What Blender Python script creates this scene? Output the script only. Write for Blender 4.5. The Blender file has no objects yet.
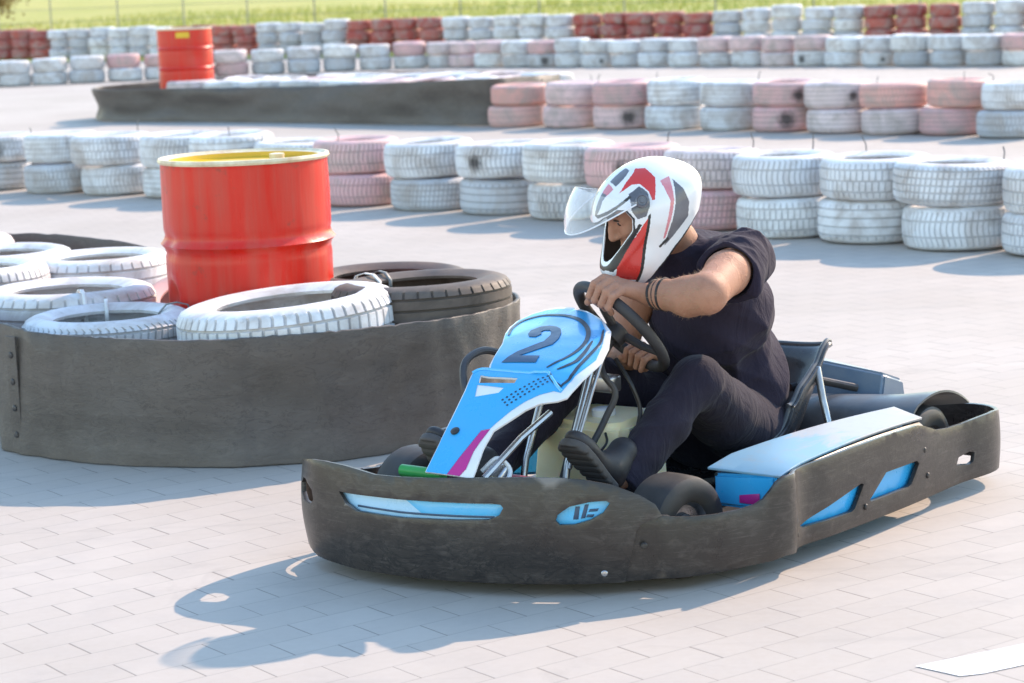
import bpy, bmesh, math, random
import numpy as np
from mathutils import Vector, Matrix, noise, geometry
random.seed(7); np.random.seed(7)
R = math.radians
SC = bpy.context.scene
COL = SC.collection

# ------------------------------------------------------------------ camera
CAM_H, CAM_F, CAM_PITCH, CAM_ROLL = 1.5, 2270.0, 9.0, 2.3
cd = bpy.data.cameras.new('camera'); cam = bpy.data.objects.new('camera', cd); COL.objects.link(cam)
SC.camera = cam
cd.sensor_width = 36.0; cd.lens = CAM_F / 1024 * 36; cd.clip_start = .1; cd.clip_end = 2000
_p, _r = R(CAM_PITCH), R(CAM_ROLL)
_f = Vector((0, math.cos(_p), -math.sin(_p))); _x = Vector((1, 0, 0)); _u = _x.cross(_f)
_right = math.cos(_r) * _x - math.sin(_r) * _u; _up = math.sin(_r) * _x + math.cos(_r) * _u
cam.matrix_world = Matrix(((_right.x, _up.x, -_f.x, 0), (_right.y, _up.y, -_f.y, 0), (_right.z, _up.z, -_f.z, CAM_H), (0, 0, 0, 1)))
cd.dof.use_dof = True; cd.dof.focus_distance = 6.0; cd.dof.aperture_fstop = 6.0

# ------------------------------------------------------------------ world, sun, exposure
SUN_DIR = Vector((1.07, 1.07, 1.0)).normalized()          # towards the sun
EL = math.asin(SUN_DIR.z); AZ = math.atan2(SUN_DIR.x, SUN_DIR.y)
w = bpy.data.worlds.new('World'); SC.world = w; w.use_nodes = True
nt = w.node_tree; bg = nt.nodes['Background']
sky = nt.nodes.new('ShaderNodeTexSky'); sky.sky_type = 'NISHITA'; sky.sun_disc = False
sky.sun_elevation = EL; sky.sun_rotation = AZ; sky.dust_density = .3; sky.air_density = 1.6; sky.ozone_density = 2.5
nt.links.new(sky.outputs[0], bg.inputs[0]); bg.inputs[1].default_value = .15
sd = bpy.data.lights.new('sun', 'SUN'); sd.energy = 2.4; sd.angle = R(.5); sd.color = (1, .76, .56)
sun = bpy.data.objects.new('sun', sd); COL.objects.link(sun)
sun.rotation_euler = SUN_DIR.to_track_quat('Z', 'Y').to_euler(); sun.location = (5, 8, 12)
SC.view_settings.view_transform = 'Standard'; SC.view_settings.look = 'None'
SC.view_settings.exposure = 1.4; SC.view_settings.gamma = 1.0; SC.view_settings.use_curve_mapping = False

# ------------------------------------------------------------------ layout helpers
def at(x, y, z=0.0):
    """point of the plane at height z seen at a place of the photograph (used to survey the site)"""
    d = _f + _right * ((x - 512) / CAM_F) - _up * ((y - 341.5) / CAM_F)
    t = (z - CAM_H) / d.z
    return Vector((d.x * t, d.y * t, z))

def tag(o, label=None, cat=None, group=None, kind=None):
    if label: o['label'] = label
    if cat: o['category'] = cat
    if group: o['group'] = group
    if kind: o['kind'] = kind
    return o

def empty(name, loc=(0, 0, 0), rz=0.0, **kw):
    o = bpy.data.objects.new(name, None); COL.objects.link(o)
    o.empty_display_size = .2; o.location = loc; o.rotation_euler = (0, 0, rz)
    return tag(o, **kw)

def to_obj(name, me, mat, parent=None, smooth=True, **kw):
    me.name = name
    mats = mat if isinstance(mat, (list, tuple)) else [mat]
    for m in mats: me.materials.append(m)
    if smooth: me.polygons.foreach_set('use_smooth', [True] * len(me.polygons))
    o = bpy.data.objects.new(name, me); COL.objects.link(o)
    if parent: o.parent = parent
    return tag(o, **kw)

def baked(o):
    """apply the modifiers of o into its mesh"""
    dg = bpy.context.evaluated_depsgraph_get()
    me = bpy.data.meshes.new_from_object(o.evaluated_get(dg))
    old = o.data; o.modifiers.clear(); o.data = me; bpy.data.meshes.remove(old); me.name = o.name
    return o

def autosmooth(o, ang=35):
    me = o.data
    bm = bmesh.new(); bm.from_mesh(me)
    for e in bm.edges: e.smooth = len(e.link_faces) < 2 or e.calc_face_angle(0) < R(ang)
    bm.to_mesh(me); bm.free()
    return o

class MB:
    """collects shapes and links them as one mesh object"""
    def __init__(s): s.v = []; s.f = []; s.m = []
    def add(s, vs, fs, mi=0):
        n = len(s.v); s.v += [tuple(v) for v in vs]; s.f += [[i + n for i in f] for f in fs]; s.m += [mi] * len(fs); return s
    def box(s, c, d, rot=None, mi=0, bev=0.0):
        bm = bmesh.new(); bmesh.ops.create_cube(bm, size=1)
        for v in bm.verts: v.co = Vector((v.co.x * d[0], v.co.y * d[1], v.co.z * d[2]))
        if bev: bmesh.ops.bevel(bm, geom=list(bm.edges), offset=bev, segments=3, profile=.5, affect='EDGES')
        M = rot if rot is not None else Matrix.Identity(3)
        bm.verts.index_update()
        s.add([M @ v.co + Vector(c) for v in bm.verts], [[v.index for v in f.verts] for f in bm.faces], mi); bm.free(); return s
    def tube(s, pts, r, n=12, caps=True, mi=0, closed=False):
        pts = [Vector(p) for p in pts]; N = len(pts)
        rr = r if isinstance(r, (list, tuple)) else [r] * N
        vs, fs = [], []; up = None
        for i, p in enumerate(pts):
            if closed: t = (pts[(i + 1) % N] - pts[i - 1])
            else: t = pts[min(i + 1, N - 1)] - pts[max(i - 1, 0)]
            t.normalize()
            if up is None:
                up = Vector((0, 0, 1)) if abs(t.z) < .9 else Vector((1, 0, 0))
            a = (up - t * up.dot(t)).normalized(); up = a; b = t.cross(a)
            for k in range(n):
                q = 2 * math.pi * k / n; vs.append(p + (a * math.cos(q) + b * math.sin(q)) * rr[i])
        M = N if closed else N - 1
        for i in range(M):
            for k in range(n):
                j = (i + 1) % N
                fs.append([i * n + k, i * n + (k + 1) % n, j * n + (k + 1) % n, j * n + k])
        if caps and not closed:
            fs.append(list(range(n))[::-1]); fs.append([(N - 1) * n + k for k in range(n)])
        return s.add(vs, fs, mi)
    def lathe(s, prof, n=48, M=None, mi=0, closed=False, mod=None):
        """prof: (r, z) list turned about z, then mapped by the 4x4 M"""
        vs, fs = [], []; P = len(prof)
        for k in range(n):
            a = 2 * math.pi * k / n
            for i, (r, z) in enumerate(prof):
                if mod: r, z = mod(r, z, k, i, a)
                v = Vector((r * math.cos(a), r * math.sin(a), z)); vs.append(M @ v if M else v)
        for k in range(n):
            k2 = (k + 1) % n
            for i in range(P if closed else P - 1):
                j = (i + 1) % P
                fs.append([k * P + i, k2 * P + i, k2 * P + j, k * P + j])
        return s.add(vs, fs, mi)
    def disc(s, prof_r, z, n=48, M=None, mi=0, flip=False):
        vs = [Vector((prof_r * math.cos(2 * math.pi * k / n), prof_r * math.sin(2 * math.pi * k / n), z)) for k in range(n)]
        if M: vs = [M @ v for v in vs]
        return s.add(vs, [list(range(n))[::-1] if flip else list(range(n))], mi)
    def build(s, name, mat, parent=None, smooth=True, ang=35, **kw):
        me = bpy.data.meshes.new(name); me.from_pydata([tuple(v) for v in s.v], [], s.f)
        o = to_obj(name, me, mat, parent, smooth, **kw)
        if any(s.m): me.polygons.foreach_set('material_index', s.m)
        bm = bmesh.new(); bm.from_mesh(me); bmesh.ops.recalc_face_normals(bm, faces=bm.faces); bm.to_mesh(me); bm.free()
        if smooth and ang: autosmooth(o, ang)
        return o

def spline(P, n=10, closed=False):
    P = [Vector(p) for p in P]; N = len(P); out = []
    def tan(a, b, c):
        l = (b - a).length or 1e-6; q = (c - b).length or 1e-6
        return ((b - a) / l * q + (c - b) / q * l) / (l + q)
    rng = range(N) if closed else range(N - 1)
    for i in rng:
        if closed: p0, p1, p2, p3 = P[i - 1], P[i], P[(i + 1) % N], P[(i + 2) % N]
        else:
            p1, p2 = P[i], P[i + 1]; p0 = P[i - 1] if i else p1 - (p2 - p1); p3 = P[i + 2] if i + 2 < N else p2 + (p2 - p1)
        d = (p2 - p1).length; t1 = tan(p0, p1, p2) * d; t2 = tan(p1, p2, p3) * d
        for j in range(n):
            t = j / n
            out.append((2*t**3-3*t*t+1)*p1 + (t**3-2*t*t+t)*t1 + (-2*t**3+3*t*t)*p2 + (t**3-t*t)*t2)
    if not closed: out.append(P[-1])
    return out

def inside(poly, x, y):
    c = False; n = len(poly)
    for i in range(n):
        x1, y1 = poly[i]; x2, y2 = poly[i - 1]
        if (y1 > y) != (y2 > y) and x < (x2 - x1) * (y - y1) / (y2 - y1) + x1: c = not c
    return c

def dens(poly, step):
    out = []; n = len(poly)
    for i in range(n):
        a = Vector(poly[i]); b = Vector(poly[(i + 1) % n]); m = max(1, int((b - a).length / step))
        out += [tuple(a.lerp(b, j / m)) for j in range(m)]
    return out

def sheet2d(outline, holes, step):
    """triangulated region of the plane with holes and an inner grid"""
    outline = dens(outline, step); holes = [dens(h, step) for h in holes]
    V = [Vector(p) for p in outline]; E = [(i, (i + 1) % len(outline)) for i in range(len(outline))]
    for h in holes:
        b = len(V); V += [Vector(p) for p in h]; E += [(b + i, b + (i + 1) % len(h)) for i in range(len(h))]
    edge = list(V)
    xs = [p[0] for p in outline]; ys = [p[1] for p in outline]
    x = min(xs) + step / 2; row = 0
    ea = np.array([tuple(p) for p in edge])
    while x < max(xs):
        y = min(ys) + step * (.5 if row % 2 else .25)
        while y < max(ys):
            if inside(outline, x, y) and not any(inside(h, x, y) for h in holes):
                if np.min((ea[:, 0] - x) ** 2 + (ea[:, 1] - y) ** 2) > (step * .45) ** 2: V.append(Vector((x, y)))
            y += step
        x += step * .87; row += 1
    v, e, f, *_ = geometry.delaunay_2d_cdt(V, E, [], 0, 1e-6)
    F = []
    for t in f:
        cx = sum(v[i].x for i in t) / len(t); cy = sum(v[i].y for i in t) / len(t)
        if inside(outline, cx, cy) and not any(inside(h, cx, cy) for h in holes): F.append(list(t))
    return v, F

def panel(name, outline, holes, fmap, mat, parent, step=.02, thick=.006, off=0.0, round_=True, **kw):
    """sheet2d mapped by fmap(s, t) -> 3-D and given a thickness"""
    v, F = sheet2d(outline, holes, step)
    me = bpy.data.meshes.new(name); me.from_pydata([tuple(fmap(p.x, p.y)) for p in v], [], F)
    o = to_obj(name, me, mat, parent, True, **kw)
    bm = bmesh.new(); bm.from_mesh(me); bmesh.ops.remove_doubles(bm, verts=bm.verts, dist=1e-5); bmesh.ops.recalc_face_normals(bm, faces=bm.faces); bm.to_mesh(me); bm.free()
    if thick:
        s = o.modifiers.new('s', 'SOLIDIFY'); s.thickness = thick; s.offset = off; s.use_even_offset = False
        if round_:
            b = o.modifiers.new('b', 'BEVEL'); b.width = thick * .35; b.segments = 2; b.limit_method = 'ANGLE'; b.angle_limit = R(50)
        baked(o)
    o.data.polygons.foreach_set('use_smooth', [True] * len(o.data.polygons))
    return autosmooth(o, 40)

# ------------------------------------------------------------------ implicit surfaces for the soft shapes
def rcone(P, a, b, ra, rb):
    a = np.array(a, float); b = np.array(b, float); d = b - a; L = d @ d
    t = np.clip((P - a) @ d / L, 0, 1)
    return np.linalg.norm(P - a - t[:, None] * d, axis=1) - (ra + (rb - ra) * t)
def ell(P, c, r, M=None):
    q = P - np.array(c, float)
    if M is not None: q = q @ M
    r = np.array(r, float); k = np.linalg.norm(q / r, axis=1); g = np.linalg.norm(q / (r * r), axis=1)
    return k * (k - 1) / np.maximum(g, 1e-9)
def smin(a, b, k):
    h = np.clip(.5 + .5 * (b - a) / k, 0, 1)
    return b + (a - b) * h - k * h * (1 - h)
def smax(a, b, k): return -smin(-a, -b, k)
def chain(P, pts, rs, k=.02):
    d = None
    for i in range(len(pts) - 1):
        e = rcone(P, pts[i], pts[i + 1], rs[i], rs[i + 1]); d = e if d is None else smin(d, e, k)
    return d

def surfnets(f, lo, hi, h, coarse=6):
    lo = np.array(lo, float); hi = np.array(hi, float)
    nb = np.ceil((hi - lo) / (h * coarse)).astype(int) + 1
    n = nb * coarse
    cx = [lo[i] + h * (np.arange(nb[i]) * coarse + (coarse - 1) / 2) for i in range(3)]
    G = np.stack(np.meshgrid(*cx, indexing='ij'), -1).reshape(-1, 3)
    dc = f(G).reshape(nb)
    D = np.repeat(np.repeat(np.repeat(dc, coarse, 0), coarse, 1), coarse, 2).astype(np.float32)
    near = np.argwhere(np.abs(dc) < h * coarse * 1.5)
    o = np.stack(np.meshgrid(*[np.arange(coarse)] * 3, indexing='ij'), -1).reshape(-1, 3)
    for i in range(0, len(near), 1500):
        I = (near[i:i + 1500, None, :] * coarse + o[None]).reshape(-1, 3)
        D[I[:, 0], I[:, 1], I[:, 2]] = f(lo + I * h)
    S = D < 0
    nx, ny, nz = D.shape
    cnt = np.zeros((nx - 1, ny - 1, nz - 1), np.int8)
    for a in (0, 1):
        for b in (0, 1):
            for c in (0, 1): cnt += S[a:nx - 1 + a, b:ny - 1 + b, c:nz - 1 + c]
    act = np.argwhere((cnt > 0) & (cnt < 8))
    idx = -np.ones(cnt.shape, np.int64); idx[act[:, 0], act[:, 1], act[:, 2]] = np.arange(len(act))
    acc = np.zeros((len(act), 3)); num = np.zeros(len(act))
    cor = [(a, b, c) for a in (0, 1) for b in (0, 1) for c in (0, 1)]
    val = {q: D[act[:, 0] + q[0], act[:, 1] + q[1], act[:, 2] + q[2]].astype(float) for q in cor}
    for q in cor:
        for ax in range(3):
            if q[ax]: continue
            q2 = list(q); q2[ax] = 1; q2 = tuple(q2)
            a, b = val[q], val[q2]; m = (a < 0) != (b < 0)
            t = np.where(m, a / np.where(m, a - b, 1), 0)
            p = np.tile(np.array(q, float), (len(act), 1)); p[:, ax] += t
            acc[m] += p[m]; num[m] += 1
    V = lo + (act + acc / num[:, None]) * h
    F = []
    for ax in range(3):
        sl1 = [slice(None)] * 3; sl2 = [slice(None)] * 3; sl1[ax] = slice(0, -1); sl2[ax] = slice(1, None)
        s1, s2 = S[tuple(sl1)], S[tuple(sl2)]
        E = np.argwhere(s1 != s2); u, v = (ax + 1) % 3, (ax + 2) % 3
        E = E[(E[:, u] > 0) & (E[:, v] > 0) & (E[:, u] < cnt.shape[u]) & (E[:, v] < cnt.shape[v])]
        def g(du, dv):
            Q = E.copy(); Q[:, u] -= du; Q[:, v] -= dv; return idx[Q[:, 0], Q[:, 1], Q[:, 2]]
        q = np.stack([g(1, 1), g(0, 1), g(0, 0), g(1, 0)], 1)
        fl = ~s1[E[:, 0], E[:, 1], E[:, 2]]
        q[fl] = q[fl][:, ::-1]; F.append(q)
    F = np.vstack(F); F = F[(F >= 0).all(1)]
    return V, F

def soft(name, f, lo, hi, h, mat, parent=None, assign=None, relax=1, **kw):
    V, F = surfnets(f, lo, hi, h)
    for _ in range(relax):
        A = np.zeros_like(V); n = np.zeros(len(V))
        for i in range(4):
            for j in (F[:, (i + 1) % 4], F[:, (i + 3) % 4]):
                np.add.at(A, F[:, i], V[j]); np.add.at(n, F[:, i], 1)
        V = V * .5 + .5 * A / np.maximum(n, 1)[:, None]
    me = bpy.data.meshes.new(name); me.from_pydata(V.tolist(), [], F.tolist())
    o = to_obj(name, me, mat, parent, True, **kw)
    if assign is not None:
        C = V[F].mean(1); me.polygons.foreach_set('material_index', np.asarray(assign(C), np.int32))
    return o

# ------------------------------------------------------------------ materials
def M_(name): 
    m = bpy.data.materials.new(name); m.use_nodes = True
    n = m.node_tree.nodes; return m, m.node_tree, n['Principled BSDF'], m.node_tree.links
def N(nt, t, **kw):
    n = nt.nodes.new('ShaderNode' + t)
    for k, v in kw.items():
        if k.startswith('i_'): n.inputs[k[2:].replace('_', ' ')].default_value = v
        else: setattr(n, k, v)
    return n
def mixc(nt, fac, a, b, mode='MIX'):
    n = nt.nodes.new('ShaderNodeMix'); n.data_type = 'RGBA'; n.blend_type = mode
    for k, x in ((0, fac), (6, a), (7, b)):
        if hasattr(x, 'is_output'): nt.links.new(x, n.inputs[k])
        else: n.inputs[k].default_value = x if not isinstance(x, tuple) else (*x, 1)[:4]
    return n.outputs[2]
def ramp(nt, src, stops):
    n = nt.nodes.new('ShaderNodeValToRGB'); e = n.color_ramp.elements
    while len(e) < len(stops): e.new(.5)
    for el, (p, c) in zip(e, stops):
        el.position = p; el.color = (c, c, c, 1) if isinstance(c, (int, float)) else (*c, 1)
    nt.links.new(src, n.inputs[0]); return n.outputs[0]
def math_(nt, op, a, b=None, c=None):
    n = nt.nodes.new('ShaderNodeMath'); n.operation = op
    for i, x in enumerate((a, b, c)):
        if x is None: continue
        if hasattr(x, 'is_output'): nt.links.new(x, n.inputs[i])
        else: n.inputs[i].default_value = x
    return n.outputs[0]
def coord(nt, which='Object', scale=(1, 1, 1)):
    t = nt.nodes.new('ShaderNodeTexCoord'); m = nt.nodes.new('ShaderNodeMapping'); m.inputs['Scale'].default_value = scale
    nt.links.new(t.outputs[which], m.inputs[0]); return m.outputs[0]
def noise_(nt, vec, scale, detail=4, rough=.6, dist=0.0):
    n = nt.nodes.new('ShaderNodeTexNoise'); n.inputs['Scale'].default_value = scale; n.inputs['Detail'].default_value = detail
    n.inputs['Roughness'].default_value = rough; n.inputs['Distortion'].default_value = dist; nt.links.new(vec, n.inputs['Vector']); return n.outputs[0]
def bump(nt, b, h, s=.3, d=.01):
    n = nt.nodes.new('ShaderNodeBump'); n.inputs['Strength'].default_value = s; n.inputs['Distance'].default_value = d
    nt.links.new(h, n.inputs['Height']); nt.links.new(n.outputs[0], b.inputs['Normal'])

def worn(name, col, dirt, rough=.5, amt=.5, scale=8, stretch=(1, 1, 1), metal=0.0, bmp=.1, coat=0.0, spec=.5):
    m, t, b, L = M_(name); v = coord(t, 'Object', stretch)
    n1 = noise_(t, v, scale, 6, .65); n2 = noise_(t, v, scale * 5, 4, .6)
    f = ramp(t, n1, [(.38, 0), (.72, 1)]); f = math_(t, 'MULTIPLY', f, amt)
    f = math_(t, 'ADD', f, math_(t, 'MULTIPLY', n2, amt * .35))
    L.new(mixc(t, f, col, dirt), b.inputs['Base Color'])
    L.new(ramp(t, n1, [(.3, max(.05, rough - .12)), (.7, min(1, rough + .15))]), b.inputs['Roughness'])
    b.inputs['Metallic'].default_value = metal; b.inputs['Coat Weight'].default_value = coat; b.inputs['Specular IOR Level'].default_value = spec
    if bmp: bump(t, b, n2, bmp, .004)
    return m
MAT = {}
MAT['steel'] = worn('steel', (.5, .5, .52), (.2, .18, .17), .3, .4, 12, metal=.95)
MAT['dark_metal'] = worn('dark_metal', (.05, .05, .055), (.12, .1, .09), .5, .5, 14, metal=.4)
MAT['black_plastic'] = worn('black_plastic', (.02, .017, .016), (.06, .05, .044), .42, .5, 10)
MAT['grip_rubber'] = worn('grip_rubber', (.03, .027, .028), (.07, .06, .06), .65, .5, 25)
MAT['blue'] = worn('blue', (.03, .38, .78), (.1, .34, .56), .3, .25, 9, bmp=.03, coat=.3)
MAT['light_blue'] = worn('light_blue', (.06, .46, .82), (.3, .55, .75), .3, .3, 9, bmp=.03, coat=.3)
MAT['pale_blue'] = worn('pale_blue', (.35, .62, .85), (.5, .68, .82), .3, .4, 9, bmp=.03, coat=.3)
MAT['white_decal'] = worn('white_decal', (.78, .79, .82), (.5, .5, .52), .35, .3, 12, bmp=.03)
MAT['magenta'] = worn('magenta', (.5, .02, .24), (.3, .03, .2), .35, .4, 12, bmp=.03)
MAT['black_decal'] = worn('black_decal', (.02, .03, .05), (.05, .06, .09), .4, .4, 20, bmp=.0)
MAT['navy_decal'] = worn('navy_decal', (.02, .055, .12), (.05, .1, .17), .4, .4, 20, bmp=.0)
MAT['green'] = worn('green', (.02, .3, .05), (.05, .2, .05), .4, .4, 12)
MAT['red_part'] = worn('red_part', (.4, .02, .03), (.2, .03, .03), .4, .4, 12)
MAT['tank'] = worn('tank', (.62, .56, .33), (.42, .36, .2), .38, .6, 6, bmp=.05)
MAT['kart_tyre'] = worn('kart_tyre', (.022, .019, .018), (.085, .068, .058), .6, .5, 10)
MAT['seat'] = worn('seat', (.03, .03, .035), (.1, .095, .09), .25, .5, 8, coat=.3)

# ================================================================== the setting
def pave_mat():
    m, t, b, L = M_('block_paving'); 
    c = t.nodes.new('ShaderNodeNewGeometry'); mp = t.nodes.new('ShaderNodeMapping'); mp.vector_type = 'TEXTURE'
    mp.inputs['Rotation'].default_value = (0, 0, R(36)); L.new(c.outputs['Position'], mp.inputs[0])
    sx = t.nodes.new('ShaderNodeSeparateXYZ'); L.new(mp.outputs[0], sx.inputs[0])
    W_, H_ = .23, .115
    wob = noise_(t, mp.outputs[0], 3.0, 2)
    y = math_(t, 'DIVIDE', math_(t, 'ADD', sx.outputs[1], math_(t, 'MULTIPLY', wob, .006)), H_); row = math_(t, 'FLOOR', y)
    par = math_(t, 'MULTIPLY', math_(t, 'MODULO', math_(t, 'ABSOLUTE', row), 2.0), .5)
    x = math_(t, 'ADD', math_(t, 'DIVIDE', math_(t, 'ADD', sx.outputs[0], math_(t, 'MULTIPLY', wob, .01)), W_), par)
    fx = math_(t, 'FRACT', x); fy = math_(t, 'FRACT', y); col = math_(t, 'FLOOR', x)
    dx = math_(t, 'MULTIPLY', math_(t, 'MINIMUM', fx, math_(t, 'SUBTRACT', 1.0, fx)), W_)
    dy = math_(t, 'MULTIPLY', math_(t, 'MINIMUM', fy, math_(t, 'SUBTRACT', 1.0, fy)), H_)
    wn = t.nodes.new('ShaderNodeTexWhiteNoise'); wn.noise_dimensions = '2D'
    cb = t.nodes.new('ShaderNodeCombineXYZ'); L.new(col, cb.inputs[0]); L.new(row, cb.inputs[1]); L.new(cb.outputs[0], wn.inputs[0])
    rnd = wn.outputs[0]
    # how open each end joint is varies from block to block
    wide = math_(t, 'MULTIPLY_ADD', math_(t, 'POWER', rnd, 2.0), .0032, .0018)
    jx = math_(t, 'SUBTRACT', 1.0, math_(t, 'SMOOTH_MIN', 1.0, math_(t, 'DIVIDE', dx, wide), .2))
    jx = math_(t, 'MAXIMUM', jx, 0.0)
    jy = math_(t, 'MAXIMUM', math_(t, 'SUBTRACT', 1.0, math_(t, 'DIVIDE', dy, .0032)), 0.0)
    pos = c.outputs['Position']
    nb = noise_(t, pos, .55, 5, .6); nf = noise_(t, pos, 40, 5, .65); nm = noise_(t, pos, 6, 4, .6)
    base = mixc(t, rnd, (.455, .40, .35), (.50, .442, .39))
    base = mixc(t, ramp(t, nb, [(.35, 0), (.7, 1)]), base, (.39, .335, .285))
    base = mixc(t, math_(t, 'MULTIPLY', ramp(t, nm, [(.45, 0), (.75, 1)]), .35), base, (.36, .325, .30))
    base = mixc(t, math_(t, 'MULTIPLY', nf, .25), base, (.6, .57, .54))
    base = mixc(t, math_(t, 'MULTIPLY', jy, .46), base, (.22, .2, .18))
    base = mixc(t, math_(t, 'MULTIPLY', jx, .7), base, (.1, .09, .08))  # end joints painted darker than the long ones, as the sun leaves them shaded
    mk = t.nodes.new('ShaderNodeMapping'); mk.inputs['Rotation'].default_value = (0, 0, R(-52)); mk.inputs['Scale'].default_value = (.22, 5.5, 1); L.new(pos, mk.inputs[0])
    skid = ramp(t, noise_(t, mk.outputs[0], 1.0, 3, .5, .5), [(.60, 0), (.75, 1)]); base = mixc(t, math_(t, 'MULTIPLY', skid, math_(t, 'MULTIPLY', nm, .32)), base, (.15, .135, .125))
    stain = ramp(t, noise_(t, pos, 1.7, 6, .7, .8), [(.62, 0), (.74, 1)]); base = mixc(t, math_(t, 'MULTIPLY', stain, .28), base, (.24, .21, .19))
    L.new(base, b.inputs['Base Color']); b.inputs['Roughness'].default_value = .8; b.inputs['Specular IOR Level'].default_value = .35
    h = math_(t, 'SUBTRACT', math_(t, 'MULTIPLY', nf, .25), math_(t, 'MAXIMUM', jx, jy))
    bump(t, b, h, .18, .004)
    return m
mb = MB()
for i in range(1): mb.add([(-300, -40, 0), (300, -40, 0), (300, 600, 0), (-300, 600, 0)], [[0, 1, 2, 3]])
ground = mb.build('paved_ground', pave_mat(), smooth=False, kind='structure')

# white painted line at the near right
m, t, b, L = M_('road_paint'); v = coord(t)
n1 = noise_(t, v, 14, 6, .7); L.new(mixc(t, ramp(t, n1, [(.5, 0), (.72, .6)]), (.8, .8, .8), (.5, .48, .46)), b.inputs['Base Color']); b.inputs['Roughness'].default_value = .6
mb = MB(); a = Vector((.845, 4.742, .002)); d = Vector((.278, .138, 0)).normalized(); q = Vector((.079, -.096, 0))
pts = [(0, 0), (.03, -.004), (.35, 0), (.7, .002), (1.3, 0), (1.3, 1), (.8, 1), (.4, .99), (.06, 1.01), (0.01, .9)]
mb.add([a + d * s + q * u for s, u in pts], [list(range(len(pts)))])
mb.build('painted_line', m, smooth=False, kind='structure')

# grass field on a low bank behind the last tyre wall
R4 = [Vector((9.7, 41.3, 0)), Vector((-13, 57.0, 0))]      # front foot of the bank, roughly along the last wall
m, t, b, L = M_('grass_ground'); v = coord(t)
n1 = noise_(t, v, .25, 5, .6); n2 = noise_(t, v, 3, 5, .7)
c1 = mixc(t, ramp(t, n1, [(.35, 0), (.65, 1)]), (.34, .34, .06), (.50, .43, .13)); c1 = mixc(t, math_(t, 'MULTIPLY', n2, .5), c1, (.22, .25, .05))
L.new(c1, b.inputs['Base Color']); b.inputs['Roughness'].default_value = .9; bump(t, b, n2, .6, .05)
GM = m
dirv = (R4[1] - R4[0]).normalized(); nrm = Vector((dirv.y, -dirv.x, 0));  nrm = nrm if nrm.y > 0 else -nrm
mb = MB(); A = R4[0] - dirv * 80; Bq = R4[1] + dirv * 160
prof = [(0, .004), (.05, .085), (.9, .09), (3, .25), (12, .5), (30, .85), (80, 1.6), (300, 3.0)]
NS = 40; vs = []; fs = []
for i in range(NS + 1):
    p = A.lerp(Bq, i / NS)
    for (dn, z) in prof:
        qv = p + nrm * dn; zz = z + (noise.noise(Vector((qv.x * .08, qv.y * .08, 0))) * .12 if dn > 2 else 0)
        vs.append((qv.x, qv.y, zz))
P = len(prof)
for i in range(NS):
    for j in range(P - 1): fs.append([i * P + j, i * P + j + 1, (i + 1) * P + j + 1, (i + 1) * P + j])
mb.add(vs, fs); mb.build('grass_field', GM, kind='structure')
# blades
m, t, b, L = M_('grass_blade')
oi = coord(t); n1 = noise_(t, oi, .4, 4, .6)
L.new(mixc(t, ramp(t, n1, [(.35, 0), (.65, 1)]), (.34, .38, .06), (.56, .5, .14)), b.inputs['Base Color']); b.inputs['Roughness'].default_value = .6
b.inputs['Subsurface Weight'].default_value = 0
mb = MB(); rnd = random.Random(3); vs = []; fs = []
for i in range(26000):
    dn = .9 + 26 * rnd.random() ** 1.6; s = 6 + rnd.random() * 48; base = R4[0] + dirv * (s - 8) + nrm * dn
    z = np.interp(dn, [p[0] for p in prof], [p[1] for p in prof]) - .05
    h = .12 + .2 * rnd.random(); a = rnd.random() * 6.28; wv = Vector((math.cos(a), math.sin(a), 0)) * .022
    lean = Vector((rnd.gauss(0, .08), rnd.gauss(0, .08), 0)); n0 = len(vs)
    b0 = Vector((base.x, base.y, z))
    vs += [b0 - wv, b0 + wv, b0 + lean + Vector((0, 0, h))]; fs.append([n0, n0 + 1, n0 + 2])
mb.add(vs, fs); mb.build('grass', m, smooth=False, ang=None, kind='stuff')

# wire fence in the grass
fm = worn('fence_metal', (.25, .26, .26), (.16, .15, .14), .5, .4, 6, metal=.3)
fence = empty('wire_fence', label='low grey wire fence with thin metal posts standing in the grass behind the tyre walls', cat='fence')
fx = [10, 62, 128, 193, 256, 322, 392, 466, 544, 628, 718, 815, 920, 1030]
fl = []
for i, x in enumerate(fx):
    Y = 64 - 15 * i / (len(fx) - 1); X = (x - 512) / CAM_F * Y * 1.0 + .2
    fl.append(Vector((X, Y, .5)))
fence.location = (fl[6].x, fl[6].y, .3)
for p in fl:
    mb = MB().tube([(p.x - fence.location.x, p.y - fence.location.y, -.4), (p.x - fence.location.x, p.y - fence.location.y, 1.75)], .019, 8)
    mb.build('post', fm, fence)
mb = MB()
for zz in (.25, .6, .95, 1.3, 1.6):
    mb.tube([Vector((p.x, p.y, .3 + zz)) - fence.location for p in fl], .006, 5)
mb.build('wire', fm, fence)

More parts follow.
